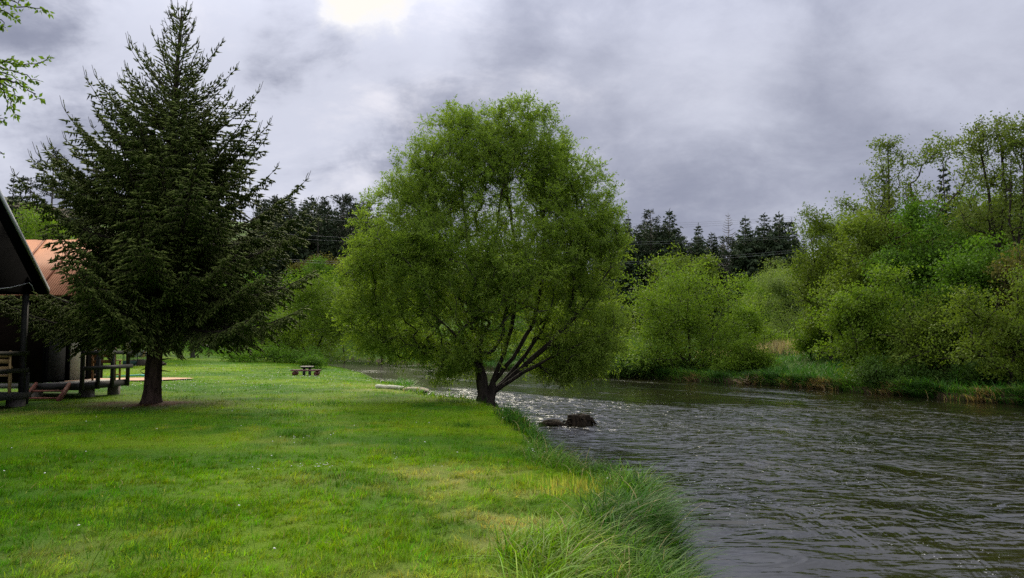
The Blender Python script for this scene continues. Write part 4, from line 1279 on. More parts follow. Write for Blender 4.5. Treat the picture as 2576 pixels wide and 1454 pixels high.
# left bank beyond the lawn
leafy('willow_bush', 'large round willow bush with many stems at the far end of the lawn', 775, 905, 74,
      [(790, 790, 95, 85), (720, 830, 70, 65), (850, 820, 60, 70), (800, 740, 65, 45), (690, 860, 45, 35), (780, 880, 110, 25)], 'fresh', 65, 420, 40, .21, .10, .38,
      [[(775, 905), (760, 860), (750, 780), (770, 710)], [(785, 905), (810, 850), (850, 780)], [(770, 905), (720, 860), (690, 800)], [(780, 905), (790, 840), (800, 740)]], 'bush')
leafy('lime_tree', 'bright green rounded tree above the large willow bush', 795, 880, 118, [(795, 690, 45, 45), (830, 720, 50, 45), (760, 720, 40, 40), (800, 760, 60, 40)], 'deep', 66, 150, 36, .32, .2, .5)
leafy('russet_bush', 'reddish brown bush below the left conifer forest', 800, 800, 128, [(805, 665, 40, 22), (770, 680, 35, 22), (845, 680, 35, 20)], 'russet', 67, 80, 34, .32, .2, .5, cat='shrub')
leafy('willow_tree', 'pale green willow standing behind the large willow bush by the river', 870, 890, 108, [(870, 790, 55, 60), (840, 740, 50, 40), (905, 760, 45, 50)], 'pale', 68, 170, 36, .3, .13, .5)
leafy('willow_tree', 'spreading green tree behind the spruce at the lawn edge', 600, 890, 92, [(590, 800, 70, 60), (650, 790, 55, 70), (540, 820, 50, 50), (620, 730, 50, 50)], 'deep', 69, 220, 36, .26, .15, .45,
      [[(600, 890), (605, 840), (600, 760)], [(640, 890), (640, 830), (660, 760)], [(570, 890), (560, 840), (550, 790)]])
leafy('leaning_tree', 'tree with a thick grey leaning trunk beyond the lawn right of the spruce trunk', 485, 895, 72, [(470, 760, 70, 60), (420, 790, 50, 45), (520, 780, 60, 50), (470, 690, 50, 50)], 'deep', 70, 220, 34, .2, .13, .38,
      [[(487, 897), (483, 860), (474, 820), (465, 740)]], wscale=1.9, bark=M_BARK_GREY)
leafy('linden_tree', 'bright yellow-green tree behind the cabins', 75, 880, 66, [(70, 560, 55, 45), (110, 620, 70, 60), (40, 640, 60, 60), (90, 720, 80, 70)], 'fresh', 71, 260, 36, .22, .14, .4)
leafy('birch_tree', 'dark green tree behind the orange roof', 250, 880, 70, [(250, 640, 70, 70), (200, 700, 60, 60), (310, 710, 60, 70), (250, 780, 90, 60)], 'deep', 72, 230, 36, .22, .14, .4)
leafy('hedge_bush', 'light green bush behind the cabin railing', 290, 885, 58, [(280, 850, 60, 22), (340, 855, 45, 18), (230, 850, 40, 25)], 'fresh', 73, 150, 36, .17, .1, .3, cat='shrub')
leafy('hedge_bush', 'green bush left of the leaning trunk beyond the lawn', 420, 890, 80, [(420, 865, 50, 22), (380, 862, 40, 22)], 'deep', 74, 110, 34, .2, .12, .33, cat='shrub')
leafy('hedge_bush', 'dark weedy bush at the lawn edge below the large willow bush', 690, 906, 68, [(690, 893, 55, 10), (610, 895, 50, 9), (760, 899, 45, 9)], 'deep', 75, 110, 34, .18, .1, .3, cat='shrub')
leafy('hedge_bush', 'low green weeds at the far lawn end beside the river', 790, 918, 60, [(790, 911, 22, 6), (770, 912, 16, 5)], 'deep', 76, 50, 34, .15, .08, .2, cat='shrub')


# ---- conifers
def conifer_mesh(seed, Hh, Rr, kind):
    rs = np.random.default_rng(seed)
    C = []; Dv = []; L = []; W = []; T = []
    tb = MB(); tb.tube([(0, 0, -.4), (0, 0, Hh * .5), (0, 0, Hh)], [Hh * .013, Hh * .008, .02], 6)
    if kind == 'spruce':
        z = Hh * rs.uniform(.10, .2)
        while z < Hh - .25:
            t = 1 - z / Hh
            r = Rr * min(1, (t * 1.15) ** .8) * rs.uniform(.85, 1.1)
            nb = int(rs.integers(7, 10)) if t > .12 else 5
            a0 = rs.uniform(0, 6.28)
            for b_ in range(nb):
                a = a0 + b_ * 6.283 / nb + rs.normal(0, .25); rr = r * rs.uniform(.5, 1.2)
                o = np.array((math.cos(a), math.sin(a), 0.)); s = np.array((-o[1], o[0], 0))
                sl = np.interp(t, (0, .25, .6, 1), (.75, .1, -.25, -.45))
                ns = max(2, int(rr / .30)); zb_ = z + rs.uniform(-.35, .35) * min(1, t * 4)
                for k in range(ns):
                    u_ = (k + .6) / ns
                    p = np.array((0, 0, zb_)) + o * rr * u_ + np.array((0, 0, sl * rr * u_ + .22 * rr * u_ ** 3))
                    for sg in (-1, 0, 1):
                        C.append(p); Dv.append(o * .7 + s * sg * .9 + np.array((0, 0, -.35 - .35 * abs(sg) * (t > .2) + rs.normal(0, .2) + (.5 if t < .12 else 0))))
                        L.append(min(1.0, .30 + .42 * rr * (1 - .6 * u_)) * rs.uniform(.7, 1.2)); W.append(rs.uniform(.16, .30)); T.append(rs.normal(.45, .18))
            z += Hh * .022 + rs.uniform(.12, .3)
        for k in range(5):
            C.append(np.array((0, 0, Hh - .9 + .2 * k))); Dv.append(np.array((rs.normal(0, .3), rs.normal(0, .3), 1))); L.append(.4); W.append(.12); T.append(.4)
    else:                                        # pine: high irregular crown on a bare stem
        nb = int(rs.integers(26, 36))
        for b_ in range(nb):
            z = Hh * (1 - .58 * rs.uniform(0, 1) ** 1.3); t = 1 - z / Hh
            a = rs.uniform(0, 6.28); rr = Rr * (.35 + 1.2 * t ** .7) * rs.uniform(.5, 1.1)
            o = np.array((math.cos(a), math.sin(a), 0.)); e_ = np.array((0, 0, z)) + o * rr + np.array((0, 0, rr * .25))
            tb.tube([(0, 0, z), e_ * .5 + np.array((0, 0, z * .5 - .05)), e_], [.05, .035, .015], 4, cap=False)
            for k in range(38):
                p = np.array((0, 0, z)) + (e_ - np.array((0, 0, z))) * rs.uniform(.35, 1.05) + rs.normal(0, .26, 3) * np.array((1, 1, .55))
                C.append(p); Dv.append(o + rs.normal(0, .8, 3) + np.array((0, 0, .5))); L.append(rs.uniform(.25, .5)); W.append(rs.uniform(.10, .2)); T.append(rs.normal(.5, .2))
    C = np.array(C); n = len(C)
    v, q_ = leaf_arrays(C, np.array(Dv), rs.normal(0, .7, (n, 3)) + np.array((0, 0, .8)), np.array(L), np.array(W), .25)
    return tb, v, q_, np.repeat(np.clip(T, 0, 1), 4)


protos = []
for s, (hh, rr, kd) in enumerate(((17, 3.4, 'spruce'), (19, 3.1, 'spruce'), (16, 3.9, 'spruce'), (18, 2.9, 'spruce'), (17, 3.0, 'pine'), (19, 3.2, 'pine'), (15, 4.1, 'spruce'))):
    tb, v, q_, t_ = conifer_mesh(300 + s, hh, rr, kd)
    protos.append((hh, kd, tb, v, q_, t_))
_made = {}


def conifer(k, x, y, height, label, group, rz, wide=1.0, name=None, dz=0):
    hh, kd, tb, v, q_, t_ = protos[k]
    loc = (x, y, gz(x, y) - .2 + dz); s = height / hh
    if k not in _made:
        r = thing(name or ('spruce' if kd == 'spruce' else 'pine') + '_tree', label, 'tree', loc, rz, group)
        tb.build('trunk', M_BARK_GREY if kd == 'pine' else M_BARK_DARK, r)
        build('crown', v, q_, M_PINENEEDLE if kd == 'pine' else M_FARNEEDLE, r, {'tint': t_})
        r.scale = (s * wide, s * wide, s); _made[k] = r
        return r
    return clone(_made[k], loc, rz, (s * wide, s * wide, s), label, group)


rs = np.random.default_rng(77)


def forest(px0, px1, tops, d0, d1, n, label, group, pines=.25, hmin=11):
    """trees between two bearings; tops = ((px, py), ...) the tree-top line"""
    tp = np.array(tops, float)
    for j in range(n):
        fr = (j + rs.uniform(.2, .8)) / n
        row = j % 4
        px = px0 + (px1 - px0) * ((j // 4 + rs.uniform(-.1, 1.1)) / max(1, n // 4))
        d = d0 + (d1 - d0) * (row + rs.uniform(-.35, .35)) / 3
        x = (px - 1288) / 1932 * d
        top = at(px, np.interp(px, tp[:, 0], tp[:, 1]) + rs.uniform(-6, 26) + (0, 18, 10, 0)[3 - row], d)[2]
        h = top - gz(x, d) + .2
        if h < hmin: h = hmin * rs.uniform(.8, 1)
        if h > 30: h = 30
        k = int(rs.choice((4, 5))) if rs.uniform() < pines else int(rs.choice((0, 1, 2, 3, 6)))
        conifer(k, x, d, h, label, group, rs.uniform(0, 6.28), rs.uniform(.8, 1.1))


GL = 'conifers of the forest on the left ridge'
forest(640, 960, ((640, 505), (730, 500), (800, 496), (860, 500), (925, 500), (960, 520)), 150, 186, 64, 'dark conifer in the forest on the ridge between the spruce and the big willow', GL, .35)
GM = 'conifers of the forest behind the big willow'
forest(960, 1560, ((960, 560), (1150, 610), (1400, 600), (1560, 560)), 140, 172, 44, 'dark conifer of the ridge glimpsed behind the crown of the big willow', GM, .2)
GR = 'conifers of the forest on the right ridge'
forest(1555, 1730, ((1555, 545), (1580, 560), (1620, 550), (1690, 555), (1712, 570), (1730, 600)), 122, 150, 52, 'dark conifer in the forest clump directly right of the big willow', GR, .15)
forest(1725, 2030, ((1725, 605), (1760, 580), (1800, 590), (1870, 580), (1950, 560), (2030, 580)), 122, 156, 64, 'dark conifer in the forest clump right of the gap in the ridge', GR, .15)
for px, top, d, k, lab in ((1583, 536, 118, 3, 'narrow conifer top touching the right edge of the big willow'), (1640, 530, 120, 5, 'tall open pine in the clump directly right of the big willow'), (1688, 524, 119, 6, 'tallest spruce at the right end of the clump beside the big willow'),
                           (1760, 560, 119, 0, 'pointed spruce standing just right of the gap in the ridge'), (1880, 540, 118, 6, 'broad dark spruce in the middle of the right ridge'), (1928, 534, 117, 2, 'spruce with layered boughs near the leaning alder'),
                           (1966, 530, 116, 6, 'big dark spruce nearest the leaning alder on the ridge'), (1998, 545, 120, 3, 'thin conifer tip just left of the leaning alder')):
    x = (px - 1288) / 1932 * d
    conifer(k, x, d, at(px, top, d)[2] - gz(x, d), lab, GR, rs.uniform(0, 6), 1.05)
for px, top, d, k, lab in ((2243, 425, 56, 1, 'dark spruce hidden behind the slender alder'), (2388, 398, 55, 3, 'dark spruce standing behind the spreading alder'), (2420, 470, 60, 0, 'second dark spruce behind the spreading alder'), (2560, 480, 58, 2, 'dark spruce behind the tall forked alders'), (2160, 600, 70, 6, 'dark spruce behind the leaning alder')):
    x = (px - 1288) / 1932 * d
    conifer(k, x, d, at(px, top, d)[2] - gz(x, d), lab, 'spruces among the far bank trees', rs.uniform(0, 6), .9)
for px, top, d, k, lab in ((18, 440, 72, 1, 'narrow spruce at the left picture edge behind the cabin roof'), (118, 385, 74, 5, 'thin open pine behind the left boughs of the big spruce'), (62, 450, 70, 4, 'dark pine between the cabin roof and the big spruce'), (-60, 470, 75, 3, 'dark spruce left of the cabin'), (180, 470, 80, 6, 'dark spruce behind the left boughs of the big spruce'),
                           (330, 520, 95, 0, 'spruce of the wood behind the big spruce'), (430, 540, 100, 1, 'slim spruce of the wood behind the big spruce trunk'), (540, 530, 105, 2, 'spruce of the wood right behind the big spruce'), (650, 540, 120, 3, 'spruce at the right fringe of the big spruce')):
    x = (px - 1288) / 1932 * d
    conifer(k, x, d, at(px, top, d)[2] - gz(x, d), lab, 'conifers behind the cabins', rs.uniform(0, 6), .95)
# a dead conifer on the ridge
dx_ = (1837 - 1288) / 1932 * 128
dm = MB(); Hd = float(at(1837, 535, 128)[2]) - gz(dx_, 128) + .2
dm.tube([(0, 0, 0), (0, 0, 9), (0, 0, Hd)], [.14, .09, .02], 6)
for z in np.arange(6, Hd - .3, .4):
    for b_ in range(4):
        a = rs.uniform(0, 6.28); L_ = (Hd - z) * .22 + .35; o = np.array((math.cos(a), math.sin(a), .15))
        p0 = np.array((0, 0, z)); dm.tube([p0, p0 + o * L_ * .5, p0 + o * L_ + np.array((0, 0, .25 * L_))], [.05, .035, .02], 4)
dx_ = (1837 - 1288) / 1932 * 128
dt = thing('dead_tree', 'bare dead conifer with grey leafless twigs on the right ridge', 'tree', (dx_, 128, gz(dx_, 128) - .2))
dm.build('trunk', plain('dead_wood', (0.20, 0.18, 0.17), .9), dt)

# ------------------------------------------------------------------ cabins
M_DARKWOOD = wood_material('dark_stained_boards', (0.010, 0.007, 0.006), (0.020, 0.014, 0.011), .9)
M_RAILWOOD = wood_material('dark_grey_timber', (0.018, 0.017, 0.017), (0.038, 0.036, 0.035), grain=(14, 1.5, 14))
M_BLACKWOOD = wood_material('black_gable_boards', (0.004, 0.004, 0.005), (0.008, 0.008, 0.010), .9)
M_DECK = wood_material('weathered_deck_boards', (0.20, 0.19, 0.18), (0.32, 0.30, 0.28), grain=(2, 18, 2))
M_TRIM = plain('pale_metal_edge', (0.55, 0.57, 0.60), .45, .15)
M_CREAM = plain('cream_paint', (0.58, 0.54, 0.42), .6, .08)
M_REDWOOD = wood_material('red_stained_wood', (0.16, 0.055, 0.040), (0.26, 0.095, 0.065))
M_CHAIR = wood_material('varnished_brown_wood', (0.22, 0.10, 0.035), (0.36, 0.18, 0.065), .45)
M_CHAIR2 = wood_material('varnished_pale_wood', (0.34, 0.22, 0.095), (0.50, 0.34, 0.16), .45)
M_BLOCK = plain('concrete_block', (0.19, 0.16, 0.14), .9, .4)
m, b = material('orange_roof_sheets')
p = objcoord()
wv = S.nt.nodes.new('ShaderNodeTexWave'); wv.bands_direction = 'X'; wv.inputs['Scale'].default_value = 4.5; S.nt.links.new(p.s, wv.inputs['Vector'])
n = noise(p, 1.5, 6, .65)
setin(b, 'Base Color', mixc(ss(.3, .75, n), (0.50, 0.215, 0.105), (0.36, 0.15, 0.075))); setin(b, 'Roughness', .75)
setin(b, 'Normal', bump(S(wv.outputs[1]), .5, .03))
M_ORANGE = m

# the near cabin: dark A-roof, gable to the river
xe, ye, ze = -11.80, 19.50, float(at(115, 741, 19.5)[2])
ridge_y = 17.0
slope = (float(at(0, 500, 17.5)[2]) - ze) / (ye - 17.5)
zr_ = ze + (ye - ridge_y) * slope
xb = -18.2
ye2 = 2 * ridge_y - ye
cab = thing('wooden_cabin', 'near dark cabin with a steep black gable at the left picture edge', 'cabin', (xe - 1.2, ridge_y, gz(-13, 17)))
O = Vector(cab.location)


def rel3(x, y, z): return (x - O.x, y - O.y, z - O.z)


fl = .36 + O.z
mb = MB()
th = .13
for (ya, za, yb, zb) in ((ye, ze, ridge_y, zr_), (ridge_y, zr_, ye2, ze)):
    mb.prism([(ya - O.y, za - O.z), (yb - O.y, zb - O.z), (yb - O.y, zb + th - O.z), (ya - O.y, za + th - O.z)], 'x', xb - O.x, xe - O.x)
mb.build('roof', M_BLACKWOOD, cab)
mb = MB()
for (ya, za, yb, zb) in ((ye, ze, ridge_y, zr_), (ridge_y, zr_, ye2, ze)):
    mb.prism([(ya - O.y, za + .02 - O.z), (yb - O.y, zb + .02 - O.z), (yb - O.y, zb + th + .03 - O.z), (ya - O.y, za + th + .03 - O.z)], 'x', xe + .003 - O.x, xe + .035 - O.x)
mb.build('rake_board', M_TRIM, cab)
MB().prism([(ye - .02 - O.y, ze - O.z), (ridge_y - O.y, zr_ - .03 - O.z), (ye2 + .02 - O.y, ze - O.z)], 'x', xe - .30 - O.x, xe - .24 - O.x).build('gable', M_BLACKWOOD, cab)
MB().box(rel3(xb + .3, ridge_y - 2.2, fl), rel3(xe - 1.35, ridge_y + 2.2, ze + .0)).build('wall', M_DARKWOOD, cab)
MB().box(rel3(xb, ridge_y - 2.3, fl - .14), rel3(xe - .1, ye - .35, fl)).build('deck', M_RAILWOOD, cab)
mb = MB()
for yy in (ye - .55, ridge_y, ye2 + .55):
    for xx in (xe - .35, xb + .5): MB().box(rel3(xx - .15, yy - .15, -.2 + O.z), rel3(xx + .15, yy + .15, fl - .145)).build('foundation_block', M_BLOCK, cab)
px_ = at(58, 900, 19.1)
for yy in (19.1, ridge_y - 2.1):
    MB().box(rel3(px_[0] - .055, yy - .055, fl + .003), rel3(px_[0] + .055, yy + .055, ze - .02)).build('porch_post', M_RAILWOOD, cab)
MB().box(rel3(px_[0] - .04, ridge_y - 2.1, 3.02), rel3(px_[0] + .04, 19.2, 3.11)).build('porch_beam', M_RAILWOOD, cab)
for z in (1.28, .86):
    MB().box(rel3(px_[0] + .06, ridge_y - 2.1, z), rel3(px_[0] + .10, 19.2, z + .10)).build('handrail', M_RAILWOOD, cab)
MB().box(rel3(px_[0] - .05, 19.2, .45 + O.z - .4), rel3(px_[0] + .06, 19.3, .85 + O.z)).build('railing_post', M_RAILWOOD, cab)
t_ = np.linspace(0, 1, 9)
cpts = np.stack([np.full(9, px_[0] + .09), 17.2 + 1.85 * t_, 2.80 + .28 * t_ ** 2], 1) - np.array(O)
mb = MB().tube(cpts, np.full(9, .012), 5)
mb.tube([cpts[-1], cpts[-1] + (.02, .1, -.06), cpts[-1] + (.02, .2, -.22)], [.012] * 3, 5)
mb.build('cord', plain('white_cord', (.6, .6, .6), .7), cab)

# the second cabin, orange roof
X0, X1, Y0, Y1 = -19.2, -13.62, 22.4, 25.7
yc = 24.05
gc = gz(-13.5, 22.5)
cab2 = thing('wooden_cabin', 'dark brown cabin with orange roof, railed veranda and red steps', 'cabin', (X1, Y0, gc))
O = Vector(cab2.location)
fl = .43; ez = float(at(180, 741, 22.0)[2]); rz_ = float(at(200, 603, yc)[2])
ye_, yf_ = 21.95, 2 * yc - 21.95
xr_ = -12.25
MB().box(rel3(X0, Y0, fl), rel3(X1, Y1, ez + .1)).build('wall', M_DARKWOOD, cab2)
MB().prism([(Y0 + .01 - O.y, ez + .12 - O.z), (yc - O.y, rz_ - .12 - O.z), (Y1 - .01 - O.y, ez + .12 - O.z)], 'x', X0 - O.x, X1 - .01 - O.x).build('gable', M_DARKWOOD, cab2)
mb = MB()
for (ya, za, yb, zb) in ((ye_, ez, yc, rz_), (yc, rz_, yf_, ez)):
    mb.prism([(ya - O.y, za - .05 - O.z), (yb - O.y, zb - .05 - O.z), (yb - O.y, zb - O.z), (ya - O.y, za - O.z)], 'x', X0 - .4 - O.x, xr_ - O.x)
roof2 = mb.build('roof', M_ORANGE, cab2)
mb = MB()
for k in range(7):                      # batten seams running up the sheets
    xx = X0 + .3 + k * 1.05
    mb.bar(rel3(xx, ye_ + .02, ez + .035), rel3(xx, yc - .02, rz_ + .035), .05, .05)
mb.build('roof_seam', plain('roof_seam_paint', (0.30, 0.115, 0.06), .7), roof2)
MB().box(rel3(X0 - .3, ye_ + .02, ez - .17), rel3(xr_ - .02, ye_ + .06, ez - .06)).build('eaves_board', M_DARKWOOD, cab2)
# gable wall facing the river: panels and door
MB().box(rel3(X1 + .002, Y0 - .02, fl), rel3(X1 + .05, Y0 + .12, ez)).build('corner_board', M_BLACKWOOD, cab2)
MB().box(rel3(X1 + .003, Y0 + .20, fl + .05), rel3(X1 + .035, Y0 + 1.05, 2.35)).build('shutter', M_RAILWOOD, cab2)
fr = MB()
fr.box(rel3(X1 + .003, Y0 + 1.12, fl + .01), rel3(X1 + .07, Y0 + 1.26, 2.48)); fr.box(rel3(X1 + .003, Y0 + 2.16, fl + .01), rel3(X1 + .07, Y0 + 2.30, 2.48)); fr.box(rel3(X1 + .003, Y0 + 1.262, 2.36), rel3(X1 + .068, Y0 + 2.158, 2.48))
dr_ = MB().box(rel3(X1 + .004, Y0 + 1.263, fl + .01), rel3(X1 + .045, Y0 + 2.157, 2.355)).build('door', M_CREAM, cab2)
fr.build('door_frame', M_BLACKWOOD, dr_)
MB().tube([rel3(X1 + .05, Y0 + 2.06, 1.42), rel3(X1 + .11, Y0 + 2.06, 1.42), rel3(X1 + .11, Y0 + 1.95, 1.42)], [.012] * 3, 6).build('handle', M_TRIM, dr_)
# veranda
DX0, DX1, DY0, DY1 = X1 + .052, -12.32, 22.0, 24.75
MB().box(rel3(DX0, DY0 + .04, fl - .05), rel3(DX1 - .045, DY1, fl)).build('deck', M_DECK, cab2)
mb = MB(); mb.box(rel3(DX0, DY0, fl - .19), rel3(DX1 - .04, DY0 + .037, fl + .01)); mb.box(rel3(DX1 - .037, DY0, fl - .19), rel3(DX1, DY1, fl + .01)); mb.build('deck_fascia', M_RAILWOOD, cab2)
mb = MB()
for bx, by in ((DX1 - .30, 23.0), (X1 - .3, 22.6), (X1 - 2.5, 22.6), (DX1 - .3, 24.5), (X1 - 3.9, 25.2), (X1 - .3, 25.2)):
    MB().box(rel3(bx - .14, by - .12, gc - .25), rel3(bx + .14, by + .14, fl - .195)).build('foundation_block', M_BLOCK, cab2)
MB().box(rel3(X0, Y0 + .01, fl - .16), rel3(X1 - .01, Y0 + .08, fl - .005)).build('sill_beam', M_DECK, cab2)
for py_, zt in ((DY0 + .06, ez - .1), (22.90, 1.38), (23.72, 1.38), (DY1 - .08, ez - .1)):
    MB().box(rel3(DX1 + .003, py_ - .055, fl - .20), rel3(DX1 + .083, py_ + .055, zt)).build('railing_post' if zt < 2 else 'roof_post', M_RAILWOOD, cab2)
for z in (1.24, .80):
    MB().box(rel3(DX1 + .086, DY0 - .0, z), rel3(DX1 + .126, DY1 + .08, z + .115)).build('handrail', M_RAILWOOD, cab2)
st = thing('steps', None, None, (0, 0, 0)); st.parent = cab2
for xt, xb2 in ((-13.52, -13.20), (-12.58, -12.24)):
    MB().bar(rel3(xt, DY0 - .02, fl - .03), rel3(xb2, 20.85, gc + .02), .06, .15).build('stringer', M_REDWOOD, st)
for u_ in (.34, .72):
    cx_ = -13.05 + .33 * u_; cy_ = DY0 - .02 + (20.85 - DY0) * u_; cz_ = fl - .03 + (gc - fl) * u_
    MB().box(rel3(cx_ - .43, cy_ - .11, cz_ - .02), rel3(cx_ + .43, cy_ + .11, cz_ + .02)).build('tread', M_REDWOOD, st)


def chair(name, label, loc, rz, mat, w_=.62, hh=.98):
    r = thing(name, label, 'chair', loc, rz)
    for sx in (-1, 1):
        MB().box((sx * w_ / 2 - .025, -.25, 0), (sx * w_ / 2 + .025, -.20, .60)).build('leg', mat, r)
        MB().bar((sx * w_ / 2, .22, 0), (sx * w_ / 2, .30, hh), .05, .05).build('leg', mat, r)
        MB().box((sx * w_ / 2 - .035, -.27, .602), (sx * w_ / 2 + .035, .24, .632)).build('armrest', mat, r)
        MB().box((sx * w_ / 2 - .014, -.198, .16), (sx * w_ / 2 + .014, .205, .20)).build('stretcher', mat, r)
    MB().box((-w_ / 2 + .028, -.26, .40), (w_ / 2 - .028, .22, .44)).build('seat', mat, r)
    mb = MB()
    for z in (.54, .72, .86): mb.box((-w_ / 2 + .028, .245 + (z - .5) * .08, z), (w_ / 2 - .028, .270 + (z - .5) * .08, z + .10))
    mb.build('backrest', mat, r)
    return r


c1 = at(267, 940, 24.0)
chair('wooden_chair', 'brown wooden armchair on the veranda behind the railing of the orange-roofed cabin', (c1[0] - .02, 24.05, fl), R(-170), M_CHAIR, .64, 1.02)
c2 = at(8, 930, 18.6)
chair('wooden_chair', 'pale wooden armchair on the near cabin porch at the left picture edge', (c2[0] - .22, 18.62, .36 + gz(-13, 17) + .002), R(-150), M_CHAIR2, .64, 1.02)
mb = MB()
mb.box((-.28, -.02, 0), (.28, .03, .035)); mb.box((-.28, -.025, -.16), (.28, -.018, .0)); mb.box((-.28, .032, -.2), (.28, .039, .0))
m, b = material('red_white_cloth')
ck = S.nt.nodes.new('ShaderNodeTexChecker'); ck.inputs['Scale'].default_value = 9; S.nt.links.new(objcoord().s, ck.inputs[0]); ck.inputs[1].default_value = (.42, .03, .03, 1); ck.inputs[2].default_value = (.75, .70, .68, 1)
setin(b, 'Base Color', S(ck.outputs[0])); setin(b, 'Roughness', .9)
bl = mb.build('blanket', m); bl.location = (c1[0] - .04, 24.03 - .27, fl + .985); bl.rotation_euler = (0, 0, R(10))
tag(bl, 'red and white cloth hung over the back of the brown veranda chair', 'blanket')

# ------------------------------------------------------------------ picnic place on the lawn
M_PAINTRED = wood_material('dark_red_paint', (0.060, 0.016, 0.014), (0.10, 0.028, 0.022), .6)
M_TABLETOP = wood_material('bleached_table_board', (0.38, 0.34, 0.27), (0.50, 0.46, 0.38))
M_BLACKLEG = wood_material('dark_table_leg', (0.016, 0.018, 0.024), (0.03, 0.03, 0.036), .6)
DT = 47.0
f = at(772, 946, DT); g = gz(f[0], DT); k = DT / 1932
tb_ = thing('picnic_table', 'small outdoor table with a pale top on two dark posts standing on the lawn', 'table', (f[0], DT, g), R(4))
hT = float(at(772, 921, DT)[2]) - g
mb = MB()
for yy in (-.32, -.1, .12): mb.box((-.36, yy, hT - .05), (.36, yy + .20, hT))
mb.build('tabletop', M_TABLETOP, tb_)
MB().box((-.29, -.28, hT - .12), (.29, .30, hT - .052)).build('apron', M_BLACKLEG, tb_)
for sx in (-1, 1): MB().box((sx * .17 - .05, -.20, -.1), (sx * .17 + .05, .22, hT - .122)).build('leg', M_BLACKLEG, tb_)


def bench(label, px, py_top, dd, half_w, rz):
    d = DT + dd; q = at(px, py_top, d); g_ = gz(q[0], d); h = max(.34, q[2] - g_)
    r = thing('bench', label, 'bench', (q[0], d, g_), rz, 'red benches at the picnic table')
    mb = MB()
    for yy in (-.17, .01): mb.box((-half_w, yy, h - .075), (half_w, yy + .16, h))
    mb.build('seat', M_PAINTRED, r)
    for sx in (-1, 1):
        mb = MB()
        a = np.linspace(0, 2 * PI, 13)[:-1]
        mb.prism([(sx * half_w * .76 + .13 * math.cos(t), (h - .10) * .5 + (h - .08) * .52 * math.sin(t)) for t in a], 'y', -.15, .15)
        mb.build('support', M_PAINTRED, r)
    return r


bench('red bench on log supports in front of the small outdoor table', 769, 938.5, -.75, .86, R(-2))
bench('red bench on log supports on the river side behind the small outdoor table', 772, 935.5, .8, .86, R(3))

# logs and flat stone at the small landing
M_LOGWHITE = plain('peeled_white_wood', (0.62, 0.60, 0.46), .7, .2, 9)
for (pa, pb, d, lab) in (((945, 980), (969, 982), 29.6, 'short peeled white log lying end-on to a longer one at the landing'), ((971, 983.5), (1014, 983), 29.2, 'longer peeled white log lying at the grass edge of the landing')):
    a_ = at(pa[0], pa[1], d); b_ = at(pb[0], pb[1], d)
    za, zb = gz(a_[0], d) + .06, gz(b_[0], d) + .06
    mb = MB(); tt = np.linspace(0, 1, 6)
    L_ = b_[0] - a_[0]
    mb.tube(np.stack([tt * L_, tt * .15, (zb - za) * tt + .01 * np.sin(tt * 5)], 1), [.085, .09, .092, .09, .094, .09], 10)
    o = mb.build('log', M_LOGWHITE, smooth=False); o.location = (a_[0], d, za); tag(o, lab, 'log', 'white logs at the landing')


def rock(name, label, cat, loc, rx, ry, rz2, mat, seed, parent=None, rough=.25, nu=22, nv=14, group=None):
    u = np.linspace(0, 2 * PI, nu + 1)[:-1]; v = np.linspace(-PI / 2, PI / 2, nv)
    U, Vv = np.meshgrid(u, v)
    x = np.cos(Vv) * np.cos(U); y = np.cos(Vv) * np.sin(U); z = np.sin(Vv)
    nn = 1 + rough * 2 * (fbm(x * 1.6 + 9 + z, y * 1.6 + z * 1.3, seed, 4) - .5)
    vs = np.stack([x * nn * rx, y * nn * ry, z * nn * rz2], -1).reshape(-1, 3)
    i = np.arange(nv - 1)[:, None] * nu; j = np.arange(nu)[None]; k2 = (np.arange(nu)[None] + 1) % nu
    o = build(name, vs, np.stack([i + j, i + k2, i + nu + k2, i + nu + j], -1).reshape(-1, 4), mat, parent, smooth=True)
    o.location = loc
    if label: tag(o, label, cat, group)
    return o


M_STONE = plain('pale_sandy_stone', (0.36, 0.29, 0.21), .9, .4, 5)
p0 = at(1045, 987, 28.6)
rock('flat_stone', 'flat pale sandy stone at the waterline beside the white logs', 'stone', (p0[0], 28.6, gz(p0[0], 28.6) + .03), .55, .45, .14, M_STONE, 3)

# tree stump in the water and the drift beside it
M_WETROOT = bark_material('wet_root_wood', (0.012, 0.009, 0.006), (0.055, 0.040, 0.025), 14)
sx_, sy_ = STUMP
st_ = thing('tree_stump', 'dark old tree stump standing in the river just off the bank', 'stump', (sx_, sy_, WATER_Z))
ns = 40; ring = []
zs = np.concatenate([np.linspace(-.3, .26, 12), [.285, .29]])
for q_, z in enumerate(zs):
    a = np.arange(ns) * 2 * PI / ns
    s_ = 1.0 if z < .27 else (.93 if z < .288 else .0)
    r = (1 + .10 * np.sin(a * 3 + 1) + .07 * np.sin(a * 8) + .05 * np.sin(a * 15 + z * 6) + .12 * np.exp(-max(z, 0) / .09)) * s_
    top = .05 * (fbm(np.cos(a) * 2 + 5, np.sin(a) * 2, 9, 3) - .5) * (z > .1) * 2
    ring.append(np.stack([r * .31 * np.cos(a), r * .27 * np.sin(a), z + top], 1))
ii = np.arange(len(zs) - 1)[:, None] * ns; jj = np.arange(ns)[None]; kk = (np.arange(ns)[None] + 1) % ns
build('trunk', np.vstack(ring), np.stack([ii + jj, ii + kk, ii + ns + kk, ii + ns + jj], -1).reshape(-1, 4), M_WETROOT, st_, smooth=True)
rs = np.random.default_rng(4)
mb = MB()
